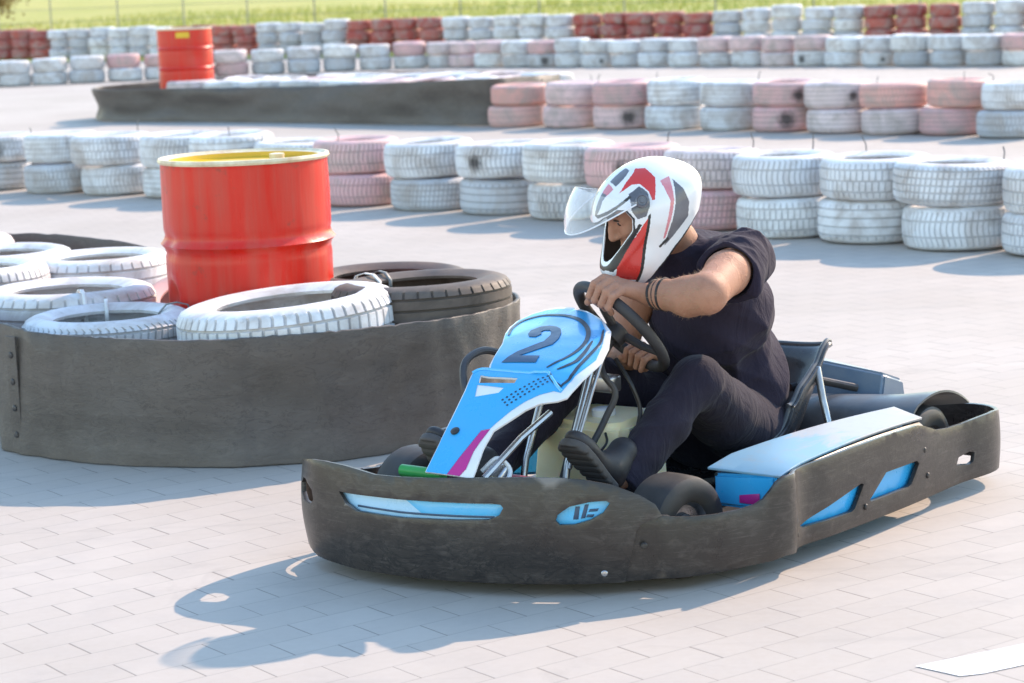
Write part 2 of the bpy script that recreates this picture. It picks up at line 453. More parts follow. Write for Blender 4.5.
# shrub with rusty leaves at the far left corner
def shrub(p, name='shrub', **kw):
    rt = empty(name, p, **kw)
    m1 = worn('bark', (.12, .075, .05), (.05, .035, .03), .85, .6, 8)
    mb = MB(); rn = random.Random(5)
    tips = []
    for i in range(7):
        a = rn.random() * 6.28; l = .55 + rn.random() * 1.2
        q = Vector((math.cos(a) * .5 * l, math.sin(a) * .5 * l, l + .3)); tips.append(q)
        mb.tube([(0, 0, 0), q * .45 + Vector((0, 0, .1)), q], [.07, .045, .015], 6)
    mb.build('stem', m1, rt)
    m2, t, b, L = M_('rusty_leaf'); v = coord(t); L.new(mixc(t, noise_(t, v, 3), (.28, .13, .03), (.2, .17, .035)), b.inputs['Base Color'])
    mb = MB(); vs = []; fs = []
    for i in range(2600):
        c = rn.choice(tips) + Vector((rn.gauss(0, .26), rn.gauss(0, .26), rn.gauss(0, .3))); s = .07
        a = Vector((rn.gauss(0, 1), rn.gauss(0, 1), rn.gauss(0, 1))).normalized() * s; bb = a.orthogonal().normalized() * s * .6
        n0 = len(vs); vs += [c - a, c + bb, c + a, c - bb]; fs.append([n0, n0 + 1, n0 + 2, n0 + 3])
    mb.add(vs, fs); mb.build('crown', m2, rt, smooth=False, ang=None)
pz = at(5, 8, .5)
shrub((-16.4, 74.0, .55), label='rust brown shrub in the grass at the far left edge', cat='shrub')

# ================================================================== tyres
def tyre_mat(name, spot=None, bare=False):
    m, t, b, L = M_(name)
    oi = t.nodes.new('ShaderNodeObjectInfo')
    tc = t.nodes.new('ShaderNodeTexCoord')
    ad = t.nodes.new('ShaderNodeVectorMath'); ad.operation = 'ADD'
    mu = t.nodes.new('ShaderNodeVectorMath'); mu.operation = 'SCALE'; mu.inputs['Scale'].default_value = 37.0
    cbx = t.nodes.new('ShaderNodeCombineXYZ'); L.new(oi.outputs['Random'], cbx.inputs[0]); L.new(oi.outputs['Random'], cbx.inputs[2])
    L.new(cbx.outputs[0], mu.inputs[0]); L.new(tc.outputs['Object'], ad.inputs[0]); L.new(mu.outputs[0], ad.inputs[1]); v = ad.outputs[0]
    n1 = noise_(t, v, 5, 6, .65, .6); n2 = noise_(t, v, 26, 5, .7)
    at_ = t.nodes.new('ShaderNodeAttribute'); at_.attribute_name = 'groove'
    g = math_(t, 'MULTIPLY', at_.outputs['Fac'], .4)
    if bare:
        c = mixc(t, ramp(t, n1, [(.3, 0), (.75, 1)]), (.05, .037, .03), (.19, .15, .125))
        c = mixc(t, math_(t, 'MULTIPLY', g, .9), c, (.018, .016, .015))
    else:
        dirt = ramp(t, n1, [(.42, 0), (.70, .85)])
        c = mixc(t, dirt, oi.outputs['Color'], (.42, .36, .32))
        c = mixc(t, ramp(t, n2, [(.6, 0), (.78, .55)]), c, (.22, .2, .19))
        c = mixc(t, g, c, (.2, .19, .2))
    if spot:
        vm = t.nodes.new('ShaderNodeVectorMath'); vm.operation = 'DISTANCE'; vm.inputs[1].default_value = spot
        L.new(tc.outputs['Object'], vm.inputs[0])
        s = math_(t, 'ADD', math_(t, 'DIVIDE', vm.outputs['Value'], math_(t, 'MULTIPLY_ADD', oi.outputs['Random'], .07, .045)), math_(t, 'MULTIPLY', math_(t, 'SUBTRACT', n2, .5), 1.1))
        s = ramp(t, s, [(.35, 1), (1.0, 0)]); c = mixc(t, math_(t, 'MULTIPLY', s, .9), c, (.05, .042, .04))
    L.new(c, b.inputs['Base Color']); L.new(ramp(t, n1, [(.3, .5), (.7, .8)]), b.inputs['Roughness']); b.inputs['Specular IOR Level'].default_value = .4
    bump(t, b, n2, .25, .004)
    return m
TM = {'paint': tyre_mat('tyre_paint'), 'spot': tyre_mat('tyre_paint_scuffed', spot=(-.08, -.30, .11)), 'bare': tyre_mat('tyre_bare_rubber', bare=True)}

def tyre_mesh(name, kind, RO=.31, RB=.195, WD=.22):
    """a car tyre lying on its side, with real tread grooves; the attribute groove marks where no paint reached"""
    h = WD / 2
    gro = {'ribs': (-.62, -.22, .22, .62), 'blocks': (-.55, 0, .55), 'chevron': (-.38, .38), 'fine': (-.7, -.35, 0, .35, .7)}[kind]
    g2 = .0035
    zs = [(-.80 * h, RO - .007, 0)]
    for g in gro:
        z = g * h
        zs += [(z - g2 - .002, RO, 0), (z - g2, RO - .007, 1), (z + g2, RO - .007, 1), (z + g2 + .002, RO, 0)]
    zs.append((.80 * h, RO - .007, 0))
    fine = [zs[0]]
    for a, b in zip(zs, zs[1:]):
        m = max(1, int((b[0] - a[0]) / (.2 * h))) if a[2] == 0 and b[2] == 0 else 1
        for j in range(1, m + 1):
            f = j / m; fine.append((a[0] + (b[0] - a[0]) * f, a[1] + (b[1] - a[1]) * f, b[2] if j == m else 0))
    prof = [(r - .004 * (z / h) ** 2, z, g, True) for z, r, g in fine]
    side = [(RO - .016, .90 * h), (RO - .034, .985 * h), (RO - .06, 1.05 * h), (RB + .04, 1.03 * h), (RB + .014, .93 * h), (RB, .86 * h), (RB + .004, .76 * h), (RB + .03, .80 * h), (RO - .05, .86 * h), (RO - .025, .6 * h)]
    up = [(r, z, 0, False) for r, z in side]; dn = [(r, -z, 0, False) for r, z in side][::-1]
    P = prof + up + [(RO - .018, 0, 0, False)] + dn
    nb = {'ribs': 40, 'blocks': 56, 'chevron': 60, 'fine': 66}[kind]
    skew = {'ribs': 0, 'blocks': .15, 'chevron': .75, 'fine': .35}[kind]
    vs = []; gr = []; fs = []; pitch = 2 * math.pi / nb; da = .0028 / RO
    offs = [(-da - .002 / RO, 0), (-da, 1), (da, 1), (da + .002 / RO, 0), (pitch / 2, 0)]
    n = nb * len(offs)
    for b_ in range(nb):
        for oa, lat in offs:
            for i, (r, z, g, tr) in enumerate(P):
                zz = z / h
                a = b_ * pitch + oa
                if tr:
                    sk = skew * pitch * (abs(zz) if kind == 'chevron' else (zz * 1.6 if kind == 'fine' else zz))
                    if kind == 'blocks' and abs(zz) < .55: sk += pitch * .5 * (.5 if zz > 0 else -.5)
                    a += sk
                lt = lat and tr and not g and (kind != 'ribs' or abs(zz) > .62)
                rr = r - .006 if lt else r
                vs.append((rr * math.cos(a), rr * math.sin(a), z + h * 1.06)); gr.append(1.0 if ((g and tr) or lt) else 0.0)
    m = len(P)
    for k in range(n):
        k2 = (k + 1) % n
        for i in range(m): fs.append([k * m + i, k2 * m + i, k2 * m + (i + 1) % m, k * m + (i + 1) % m])
    me = bpy.data.meshes.new(name); me.from_pydata(vs, [], fs)
    at_ = me.attributes.new('groove', 'FLOAT', 'POINT'); at_.data.foreach_set('value', gr)
    me.polygons.foreach_set('use_smooth', [True] * len(me.polygons))
    me.materials.append(TM['paint'])
    bm = bmesh.new(); bm.from_mesh(me); bmesh.ops.recalc_face_normals(bm, faces=bm.faces)
    for e in bm.edges: e.smooth = e.calc_face_angle(0) < R(40)
    bm.to_mesh(me); bm.free()
    return me
TY = {k: tyre_mesh('tyre_' + k, k) for k in ('ribs', 'blocks', 'chevron', 'fine')}
TYH = .22 * 1.06
rt = random.Random(11)
PAINT = {'white': [(.80, .80, .81), (.76, .76, .78), (.82, .81, .80), (.72, .72, .74)], 'pink': [(.74, .46, .45), (.78, .56, .55), (.7, .42, .42), (.75, .62, .61)],
         'red': [(.42, .075, .055), (.46, .1, .07), (.38, .06, .05)], 'black': [(.05, .05, .05)], 'rose': [(.74, .40, .35), (.72, .44, .40)], 'grey': [(.52, .53, .56), (.6, .61, .64)]}
WORD = {'white': 'white', 'pink': 'faded pink', 'red': 'brick red', 'black': 'bare black', 'rose': 'rose red', 'grey': 'greyish'}
def tyre(p, colour, label, group, tilt=(0, 0), scale=1.0, wscale=1.0, kind=None, mat=None, rz=None):
    me = TY[kind or rt.choice(list(TY))]
    o = bpy.data.objects.new('car_tyre', me); COL.objects.link(o)
    o.location = p; o.rotation_euler = (tilt[0] + rt.gauss(0, .006), tilt[1] + rt.gauss(0, .006), rt.random() * 6.28 if rz is None else rz)
    s = scale * (1 + rt.gauss(0, .012)); o.scale = (s, s, wscale)
    o.color = (*rt.choice(PAINT[colour]), 1)
    mt = TM['bare'] if colour == 'black' and mat is None else (mat and TM[mat])
    if mt: o.material_slots[0].link = 'OBJECT'; o.material_slots[0].material = mt
    return tag(o, label, 'tyre', group)
ORD = 'first second third fourth fifth sixth seventh eighth ninth tenth eleventh twelfth thirteenth fourteenth fifteenth sixteenth seventeenth eighteenth nineteenth twentieth'.split()
ORD += ['twenty-' + o for o in ORD[:9]] + ['thirtieth'] + ['thirty-' + o for o in ORD[:9]] + ['fortieth'] + ['forty-' + o for o in ORD[:9]] + ['fiftieth'] + ['fifty-' + o for o in ORD[:9]]
wire_m = worn('tie_wire', (.1, .1, .11), (.2, .18, .17), .5, .4, 20)
def stack(p, cols, n, side, wall, group, z0=0.0, spots=(), jit=.02, frm=None, wire=False):
    zc = z0
    for k, c in enumerate(cols):
        ws = 1 + max(-.09, min(.09, rt.gauss(0, .045)))
        pos = 'at the bottom of' if k == 0 else ('on top of' if k == len(cols) - 1 else 'in the middle of')
        lab = f'{WORD[c]} tyre {pos} the {ORD[n]} stack from the {side}, {wall}'
        o = tyre((p[0] + rt.gauss(0, jit), p[1] + rt.gauss(0, jit), zc), c, lab, group, wscale=ws, tilt=(rt.gauss(0, .012), rt.gauss(0, .012)), mat='spot' if k in spots else None, rz=(rt.gauss(0, .25) if k in spots else None), scale=1.0 + max(-.06, min(.06, rt.gauss(0, .03))))
        zc += TYH * ws
        if wire and k == 1 and rt.random() < .6:
            a = rt.random() * 6.28; rr = .25
            mb = MB().tube([(rr * math.cos(a), rr * math.sin(a), TYH - .01), (rr * math.cos(a) + .005, rr * math.sin(a), TYH + .04), (rr * math.cos(a) + rt.gauss(0, .02), rr * math.sin(a) + .01, TYH + .05 + .04 * rt.random())], .004, 6)
            w_ = mb.build('tie_wire', wire_m, o)
G1 = 'tyres stacked in twos in the nearest wall'
def along(x, y, z=0.0, r=.31):
    p = at(x, y, z); d = Vector((p.x, p.y, 0)).normalized(); return Vector((p.x, p.y, 0)) + d * r
row1 = [((1062, 261), ('white', 'white'), ()), ((957, 253), ('white', 'white'), ()), ((874, 246.5), ('white', 'white'), ()), ((789, 240), ('white', 'white'), ()), ((714, 233), ('pink', 'pink'), ()),
        ((641, 227), ('white', 'pink'), (1,)), ((575, 221.5), ('white', 'white'), ()), ((505, 216), ('grey', 'white'), (1,)), ((432, 211.5), ('grey', 'white'), ()), ((361, 207.5), ('pink', 'pink'), ()), ((296, 204.5), ('white', 'white'), ()), ((236, 202), ('white', 'white'), ())]
for i, (p, c, s) in enumerate(row1): stack(along(*p), c, i, 'right', 'nearest tyre wall', G1, spots=s, wire=True)
row1l = [((-38, 189), ('white', 'white'), ()), ((4, 191), ('grey', 'white'), (1,)), ((62, 194), ('grey', 'white'), ()), ((120, 196), ('white', 'white'), ()), ((184, 199), ('white', 'white'), ())]
for i, (p, c, s) in enumerate(row1l): 
    if i: stack(along(*p), c, i - 1, 'left', 'nearest tyre wall', G1, spots=s, wire=True)
G2 = 'tyres stacked in twos in the second wall'
row2 = [((1016, 139), ('grey', 'white'), ()), ((956, 136.5), ('pink', 'rose'), ()), ((897, 135.5), ('pink', 'rose'), ()), ((840, 134), ('pink', 'pink'), (1,)), ((787, 132.5), ('pink', 'pink'), (0, 1)), ((732, 131), ('white', 'white'), ()),
        ((678, 130), ('white', 'white'), ()), ((627, 129.5), ('pink', 'pink'), (0,)), ((574, 128.5), ('pink', 'pink'), ()), ((521, 127.5), ('rose', 'rose'), ())]
for i, (p, c, s) in enumerate(row2): stack(along(*p), c, i, 'right', 'second tyre wall', G2, spots=s, wire=True)
# third wall: a broken line
G3 = 'tyres stacked in twos in the long third wall'
def line_pts(poly, step):
    out = []; d = 0.0; acc = 0.0
    for a, b in zip(poly, poly[1:]):
        a = Vector(a); b = Vector(b); l = (b - a).length
        while acc <= l: out.append(a.lerp(b, acc / l)); acc += step
        acc -= l
    return out
c3 = 'pink white white white white white pink pink pink pink white white white white white pink white pink pink pink pink white white white white pink pink pink pink white white white white white white white'.split()
pts3 = line_pts([(7.6, 33.25), (4.4, 36.7), (-1.2, 42.3), (-3.9, 42.2), (-11.5, 40.6)], .655)
for i, p in enumerate(pts3[:len(c3)]): stack((p.x, p.y), (rt.choice(['pink', 'pink', 'white']) if c3[i] == 'pink' else rt.choice(['white', 'grey']), c3[i]), i, 'right', 'third tyre wall', G3, spots=(0,) if i in (4, 6, 13, 15) else ())
# last wall on the bank
G4 = 'tyres stacked in threes along the last wall before the grass'
c4 = ['red'] + ['white'] * 2 + ['red'] * 3 + ['white'] * 5 + ['red'] * 5 + ['white'] * 5 + ['red'] * 4 + ['white'] * 4 + ['red'] * 4 + ['white'] * 6 + ['red'] * 3 + ['white'] * 5 + ['red'] * 3 + ['white'] * 4
a4 = R4[0] + nrm * .45
for i, c in enumerate(c4[:46]):
    p = a4 + dirv * (.66 * i)
    stack((p.x, p.y), (c if c == 'red' else rt.choice(['white', 'grey']), c if c == 'red' else rt.choice(['white', 'grey']), c), i, 'right', 'last tyre wall', G4, z0=.095)

# ================================================================== rubber bands round the two islands
def band_mat():
    m, t, b, L = M_('belt_rubber'); v = coord(t, 'Object', (1, 1, 2.5))
    n1 = noise_(t, v, 2.0, 7, .62, .6); n2 = noise_(t, coord(t, 'Object', (2.5, 2.5, 5)), 5, 6, .72, .8); n3 = noise_(t, v, 55, 5, .75); n4 = noise_(t, v, 9, 6, .6, 1.5)
    c = mixc(t, ramp(t, n1, [(.34, 0), (.68, 1)]), (.078, .064, .056), (.135, .112, .098)); c = mixc(t, math_(t, 'MULTIPLY', ramp(t, n2, [(.52, 0), (.74, 1)]), .3), c, (.22, .19, .165))
    c = mixc(t, math_(t, 'MULTIPLY', ramp(t, math_(t, 'ABSOLUTE', math_(t, 'SUBTRACT', n4, .5)), [(0, 1), (.018, 0)]), .55), c, (.035, .03, .027))
    zc = t.nodes.new('ShaderNodeSeparateXYZ'); L.new(coord(t), zc.inputs[0])
    dust = math_(t, 'ADD', zc.outputs[2], math_(t, 'MULTIPLY', math_(t, 'SUBTRACT', n2, .5), .22)); c = mixc(t, math_(t, 'MULTIPLY', ramp(t, dust, [(.0, 1), (.12, 0)]), .45), c, (.27, .235, .205))
    c = mixc(t, math_(t, 'MULTIPLY', n3, .3), c, (.04, .034, .03))
    L.new(c, b.inputs['Base Color']); L.new(ramp(t, n1, [(.3, .42), (.7, .7)]), b.inputs['Roughness']); bump(t, b, math_(t, 'ADD', n3, math_(t, 'MULTIPLY', n2, 2.0)), .3, .006)
    return m
BM_ = band_mat()
def band(name, path, tops, closed, thick, wob, seed, **kw):
    pts = spline([(*p, 0) for p in path], 14, closed); n = len(pts)
    hs = spline([(h, 0, 0) for h in tops], 14, closed)
    mb = MB(); vs = []; fs = []; rows = 9
    o0 = sum(pts, Vector()) / n; o0.z = 0
    for i, p in enumerate(pts):
        t = (pts[(i + 1) % n] - pts[i - 1]) if closed else (pts[min(i + 1, n - 1)] - pts[max(i - 1, 0)])
        t.normalize(); nn = Vector((t.y, -t.x, 0))
        for j in range(rows):
            f = j / (rows - 1); z = f * hs[i].x + .003
            d = wob * noise.noise(Vector((i * .09 + seed, f * 1.3, seed))) + .5 * wob * noise.noise(Vector((i * .31, f * 3, seed + 4)))
            if j == rows - 1: z += .006 * noise.noise(Vector((i * .8, seed, 2)))
            vs.append(p - o0 + nn * d + Vector((0, 0, z)))
    for i in range(n if closed else n - 1):
        for j in range(rows - 1): fs.append([i * rows + j, ((i + 1) % n) * rows + j, ((i + 1) % n) * rows + j + 1, i * rows + j + 1])
    me = bpy.data.meshes.new(name); me.from_pydata([tuple(v) for v in vs], [], fs)
    o = to_obj(name, me, BM_, None, True, **kw); o.location = o0
    s = o.modifiers.new('s', 'SOLIDIFY'); s.thickness = thick; s.offset = 0
    b = o.modifiers.new('b', 'BEVEL'); b.width = thick * .3; b.segments = 2; b.limit_method = 'ANGLE'; b.angle_limit = R(50)
    baked(o); o.data.polygons.foreach_set('use_smooth', [True] * len(o.data.polygons)); autosmooth(o, 45)
    return o
near_path = [(-1.80, 7.80), (-1.73, 7.57), (-1.52, 7.36), (-1.28, 7.22), (-.9, 7.115), (-.62, 7.15), (-.36, 7.26), (-.13, 7.42), (.0, 7.66), (.0, 7.98), (-.16, 8.4), (-.45, 8.85), (-1.1, 9.5), (-1.75, 10.15), (-2.3, 10.55), (-2.85, 10.3), (-2.8, 9.5), (-2.35, 8.6), (-2.0, 8.05)]
near_tops = [.43, .43, .42, .415, .415, .42, .42, .42, .42, .42, .36, .32, .33, .42, .43, .42, .43, .43, .44]
band('rubber_belt_barrier', near_path, near_tops, True, .014, .02, 2.0, label='scuffed dark rubber belt wrapped round the near tyre island with the big red drum', cat='barrier')
nb = bpy.data.objects['rubber_belt_barrier']
for (px_, py_, tx, ty) in ((-1.655, 7.478, .66, -.60),):
    d = Vector((tx, ty, 0)).normalized(); n2_ = Vector((d.y, -d.x, 0)); n2_ = n2_ if n2_.y < 0 else -n2_
    base = Vector((px_, py_, .21)) + n2_ * .016 - nb.location; rm = Matrix(((d.x, n2_.x, 0), (d.y, n2_.y, 0), (0, 0, 1)))
    sm = MB().box(base, (.055, .007, .385), rm, bev=.002).build('belt_seam', BM_, nb)
    for zz in (.06, .15, .24, .33):
        MB().lathe([(.011, 0), (.011, .004), (.006, .007), (.0005, .007)], 12, M=Matrix.Translation(base + Vector((0, 0, zz - .20)) + n2_ * .003) @ n2_.to_track_quat('Z', 'Y').to_matrix().to_4x4()).build('bolt', MAT['dark_metal'], sm)
far_path = [(-.05, 24.1), (-.9, 24.75), (-2.3, 26.0), (-3.7, 27.15), (-4.95, 28.15), (-5.1, 28.9), (-4.6, 29.6), (-2.4, 30.2), (-.6, 29.2), (.5, 27.0), (.45, 24.8)]
far_tops = [.5, .47, .41, .40, .39, .39, .4, .4, .4, .42, .48]
band('rubber_belt_barrier', far_path, far_tops, True, .02, .07, 9.0, label='dark rubber belt round the far tyre island with a wavy top edge', cat='barrier')

# tyres on the far island
GF = 'tyres laid flat on the far island'
fa = Vector((-.15, 24.75, 0)); fd = Vector((-4.35, 3.75, 0)); L_ = fd.length; fd.normalize(); fn = Vector((fd.y, -fd.x, 0)); fn = fn if fn.y > 0 else -fn
cf = [['white', 'pink', 'pink', 'white', 'white', 'white', 'white', 'pink'], ['pink', 'white', 'white', 'white', 'pink', 'white', 'white'], ['white', 'pink', 'white', 'white', 'white', 'white']]
for r_ in range(3):
    for i, c in enumerate(cf[r_]):
        p = fa + fd * (.3 + .66 * i + .33 * (r_ % 2)) + fn * (.12 + .62 * r_)
        ln = ['front', 'middle', 'back'][r_]
        if r_ == 0 or True:
            tyre((p.x, p.y, 0), 'black', f'dark bottom tyre of the far island, {ORD[i]} from the right in its {ln} line', GF)
        tyre((p.x, p.y, TYH), c, f'{WORD[c]} top tyre of far island, {ORD[i]} from the right in its {ln} line', GF, tilt=(rt.gauss(0, .04), rt.gauss(0, .04)))

# tyres on the near island
GN = 'tyres lying on the near island'
strap_w = worn('white_strap', (.75, .75, .74), (.45, .43, .41), .5, .4, 20); strap_g = worn('grey_strap', (.12, .13, .13), (.3, .3, .3), .5, .4, 20)
def strap(o, ang, mat, name='tie_strap', wd=.014):
    """a tie wrapped over the section of the tyre, standing a little off it"""
    ca, sa = math.cos(ang), math.sin(ang); tv = Vector((-sa, ca, 0)); mb = MB()
    pr = [(.315, .02), (.318, .19), (.30, .232), (.26, .2435), (.22, .239), (.19, .21), (.193, .165)]
    vs = []; fs = []
    for r, z in pr:
        for s in (-1, 1): vs.append(Vector((r * ca, r * sa, z)) + tv * s * wd / 2)
    for i in range(len(pr) - 1): fs.append([2 * i, 2 * i + 1, 2 * i + 3, 2 * i + 2])
    me = bpy.data.meshes.new(name); me.from_pydata([tuple(v) for v in vs], [], fs); q = to_obj(name, me, mat, o, True)
    s = q.modifiers.new('s', 'SOLIDIFY'); s.thickness = .004; s.offset = 0; baked(q)
# bottom layer carries the top one
for (x, y, d_) in [(-.80, 7.53, 'the big white one before the drum'), (-1.40, 7.74, 'the front left white one'), (-1.68, 8.36, 'the white one with a white strap'), (-2.16, 9.05, 'the white one cut by the photo edge'), (-2.25, 9.8, 'the rearmost white one'), (-1.62, 9.2, 'the rear white one by the pink'), (-.40, 7.83, 'the bare black one beside the kart'), (-.42, 8.36, 'the bare black one behind the drum')]:
    tyre((x, y, 0), 'black', 'dark bottom tyre of the near island, under ' + d_, GN)
o = tyre((-.735, 7.50, .265), 'white', 'large white tyre with a blocky tread tilted against the red drum', GN, tilt=(R(-1), R(-4)), scale=1.17, kind='blocks', rz=.3)
o = tyre((-1.385, 7.72, .205), 'white', 'white tyre at the front left of the near island behind the belt rim', GN, scale=.93, kind='fine', rz=0); strap(o, 1.75, strap_w); strap(o, .35, strap_g)
o = tyre((-1.62, 8.25, .235), 'white', 'wide white tyre left of the red drum with a white tie strap', GN, scale=1.05, kind='ribs', rz=0); strap(o, -1.2, strap_w)
tyre((-2.14, 8.95, .25), 'white', 'white tyre with a blocky tread cut by the left edge of the photo', GN, kind='blocks')
tyre((-2.2, 9.8, .21), 'white', 'rearmost white tyre on the near island beside the dark belt end', GN, kind='fine')
tyre((-1.68, 9.3, .23), 'white', 'rear white tyre on the near island with bright inner wall', GN, kind='ribs', scale=.95)
tyre((-1.17, 8.95, .14), 'rose', 'crushed pink tyre tilted up behind the left side of the drum', GN, tilt=(R(14), R(-8)), kind='ribs', scale=.95, rz=0)
tyre((-2.55, 10.25, .23), 'pink', 'faded pink tyre at the far back corner of the near island', GN, kind='ribs')
o = tyre((-.30, 7.71, .315), 'black', 'bare black tyre with a grooved tread beside the blue kart', GN, tilt=(0, R(-1.5)), scale=1.0, wscale=.85, kind='ribs', rz=0); strap(o, 2.45, strap_w); strap(o, 2.2, strap_g)
tyre((-.45, 8.32, .235), 'black', 'bare black tyre behind the red drum at its right', GN, kind='ribs')

# ================================================================== drums
def drum(loc, RD, HD, seed, dent, **kw):
    rt_ = empty('steel_drum', loc, **kw)
    red = drum.red
    prof = [(RD - .01, 0)] + [(RD, .012)]
    zs = np.linspace(.02, HD - .012, 56)
    def hoop(z):
        d = 0
        for c in (.335 * HD, .672 * HD): d += .014 * math.exp(-((z - c) / .011) ** 2) - .004 * math.exp(-((abs(z - c) - .03) / .012) ** 2)
        return d
    prof += [(RD + hoop(z), z) for z in zs] + [(RD + .001, HD - .008)]
    mb = MB()
    def mod(r, z, k, i, a):
        n_ = noise.noise(Vector((math.cos(a) * 2.2, math.sin(a) * 2.2, z * 2.0 + seed))) * .006
        for (da, dz, ds, dd) in dent:
            q = ((math.atan2(math.sin(a - da), math.cos(a - da)) * RD) ** 2 + (z - dz) ** 2) / ds ** 2; n_ -= dd * math.exp(-q)
        return r + n_ * min(1, (HD - z) * 8), z
    mb.lathe(prof, 96, mod=mod); mb.disc(RD - .01, 0, 96, flip=True); mb.build('body', red, rt_)
    mb = MB(); mb.lathe([(RD - .028, HD - .010), (RD + .005, HD - .012), (RD + .009, HD - .004), (RD + .006, HD + .005), (RD - .004, HD + .006), (RD - .012, HD - .001), (RD - .028, HD - .004)], 96, closed=True); mb.build('rim', drum.white, rt_)
    mb = MB(); mb.lathe([(RD - .0285, HD - .005), (RD - .030, HD - .02), (RD - .04, HD - .026), (.05, HD - .028)], 96); mb.disc(.05, HD - .028, 96)
    mb.build('lid', drum.yellow, rt_)
    mb = MB().lathe([(.028, HD - .028), (.028, HD - .006), (.02, HD - .004), (.001, HD - .004)], 16, M=Matrix.Translation((RD * .35, RD * .5, 0))); mb.build('bung', drum.white, rt_)
    return rt_
m, t, b, L = M_('drum_red'); v = coord(t, 'Object', (6, 6, .5)); v2 = coord(t)
n1 = noise_(t, v, 3, 5, .6); n2 = noise_(t, v2, 14, 6, .7)
c = mixc(t, ramp(t, n1, [(.4, 0), (.65, 1)]), (.64, .022, .012), (.56, .055, .035)); zc = t.nodes.new('ShaderNodeSeparateXYZ'); L.new(v2, zc.inputs[0]); rim_ = ramp(t, math_(t, 'ABSOLUTE', math_(t, 'SUBTRACT', zc.outputs[2], .915)), [(0, .16), (.05, 0)])
c = mixc(t, ramp(t, math_(t, 'ADD', n2, rim_), [(.62, 0), (.72, .8)]), c, (.28, .06, .04))
L.new(c, b.inputs['Base Color']); L.new(ramp(t, n1, [(.3, .26), (.7, .42)]), b.inputs['Roughness']); b.inputs['Specular IOR Level'].default_value = .35; bump(t, b, n1, .25, .01)
drum.red = m; drum.white = worn('drum_rim', (.80, .72, .50), (.42, .22, .10), .4, .6, 14); drum.yellow = worn('drum_yellow', (.75, .47, .02), (.5, .3, .05), .45, .4, 8)
drum((-.94, 8.19, .003), .300, .915, 1.0, [(R(-155), .43, .05, .035), (R(-150), .62, .04, .012), (R(-60), .47, .12, .008)], label='large red steel drum with a yellow top standing among the near island tyres', cat='drum')
fdm = drum((-3.90, 28.35, .36), .335, .73, 5.0, [(R(-60), .4, .1, .02)], label='smaller looking red drum with a yellow sticker on the far tyre island', cat='drum')
mb = MB(); vs = []
for zz in (.62, .69):
    for k in range(7):
        a = R(-100 + 28 * k / 6); vs.append((.342 * math.cos(a), .342 * math.sin(a), zz))
mb.add(vs, [[k, k + 1, k + 8, k + 7] for k in range(6)]); mb.build('sticker', drum.yellow, fdm)

# ================================================================== the kart (built in its own frame: x forward, y to its left)
KO = Vector((.40428911, 6.162688, 0)); KR = R(-128)
kart = empty('go_kart', KO, KR, label='blue and black racing go-kart number 2 with wrap-around plastic bumper, leaning through the turn', cat='go-kart')
def plastic():
    m, t, b, L = M_('bumper_plastic'); v = coord(t)
    n1 = noise_(t, v, 5, 6, .65, .4); n2 = noise_(t, coord(t, 'Object', (2.2, 2.2, 5)), 7, 7, .72, .9); n3 = noise_(t, v, 60, 4, .7); n4 = noise_(t, coord(t, 'Object', (1, 1, 2.2)), 7, 7, .62, 2.2)
    c = mixc(t, ramp(t, n1, [(.3, 0), (.7, 1)]), (.016, .0125, .0115), (.038, .031, .027))
    c = mixc(t, math_(t, 'MULTIPLY', ramp(t, n2, [(.5, 0), (.75, 1)]), .42), c, (.15, .125, .11))
    scr = ramp(t, math_(t, 'ABSOLUTE', math_(t, 'SUBTRACT', noise_(t, coord(t, 'Object', (1.2, 1.2, 38)), 3, 3, .5, .4), .5)), [(0, 1), (.012, 0)]); c = mixc(t, math_(t, 'MULTIPLY', scr, math_(t, 'MULTIPLY', n1, .5)), c, (.19, .165, .15))
    gm = t.nodes.new('ShaderNodeNewGeometry'); c = mixc(t, ramp(t, gm.outputs['Pointiness'], [(.53, 0), (.60, .55)]), c, (.33, .30, .275))  # lighter edges: wear, plus the sun's rim highlight painted into the colour
    crack = ramp(t, math_(t, 'ABSOLUTE', math_(t, 'SUBTRACT', n4, .5)), [(0, 1), (.035, 0)])
    zc = t.nodes.new('ShaderNodeSeparateXYZ'); L.new(v, zc.inputs[0])
    low = ramp(t, math_(t, 'MULTIPLY', zc.outputs[2], 4), [(.35, 1), (.95, 0)]); fr = ramp(t, zc.outputs[0], [(.5, 0), (.75, 1)])
    c = mixc(t, math_(t, 'MULTIPLY', math_(t, 'MULTIPLY', crack, low), math_(t, 'MULTIPLY', fr, 1.0)), c, (.008, .007, .007))
    c = mixc(t, math_(t, 'MULTIPLY', n3, .3), c, (.05, .045, .043))
    L.new(c, b.inputs['Base Color']); L.new(ramp(t, n1, [(.3, .24), (.7, .44)]), b.inputs['Roughness'])
    bump(t, b, math_(t, 'ADD', n3, math_(t, 'MULTIPLY', n2, .8)), .15, .004); return m
PL = plastic()
CTRL = [(-.955,0),(-.955,.38),(-.935,.53),(-.87,.588),(-.6,.59),(-.2,.588),(.1,.578),(.225,.566),(.262,.572),(.292,.592),(.33,.592),(.42,.553),(.558,.485),(.657,.402),(.74,.308),(.837,.135),(.888,-.01),(.916,-.18),(.918,-.36),(.895,-.49),(.83,-.575),(.73,-.615),(.55,-.6),(.3,-.6),(-.2,-.59),(-.87,-.588),(-.935,-.53),(-.955,-.38)]
BP = [(p.x, p.y) for p in spline([(*p, 0) for p in CTRL], 8, True)]; BP.append(BP[0]); BP = np.array(BP)
_sg = np.linalg.norm(np.diff(BP, axis=0), axis=1); BS = np.concatenate([[0], np.cumsum(_sg)]); BL = BS[-1]
def bpt(s):
    s = s % BL; return np.array([np.interp(s, BS, BP[:, 0]), np.interp(s, BS, BP[:, 1])])
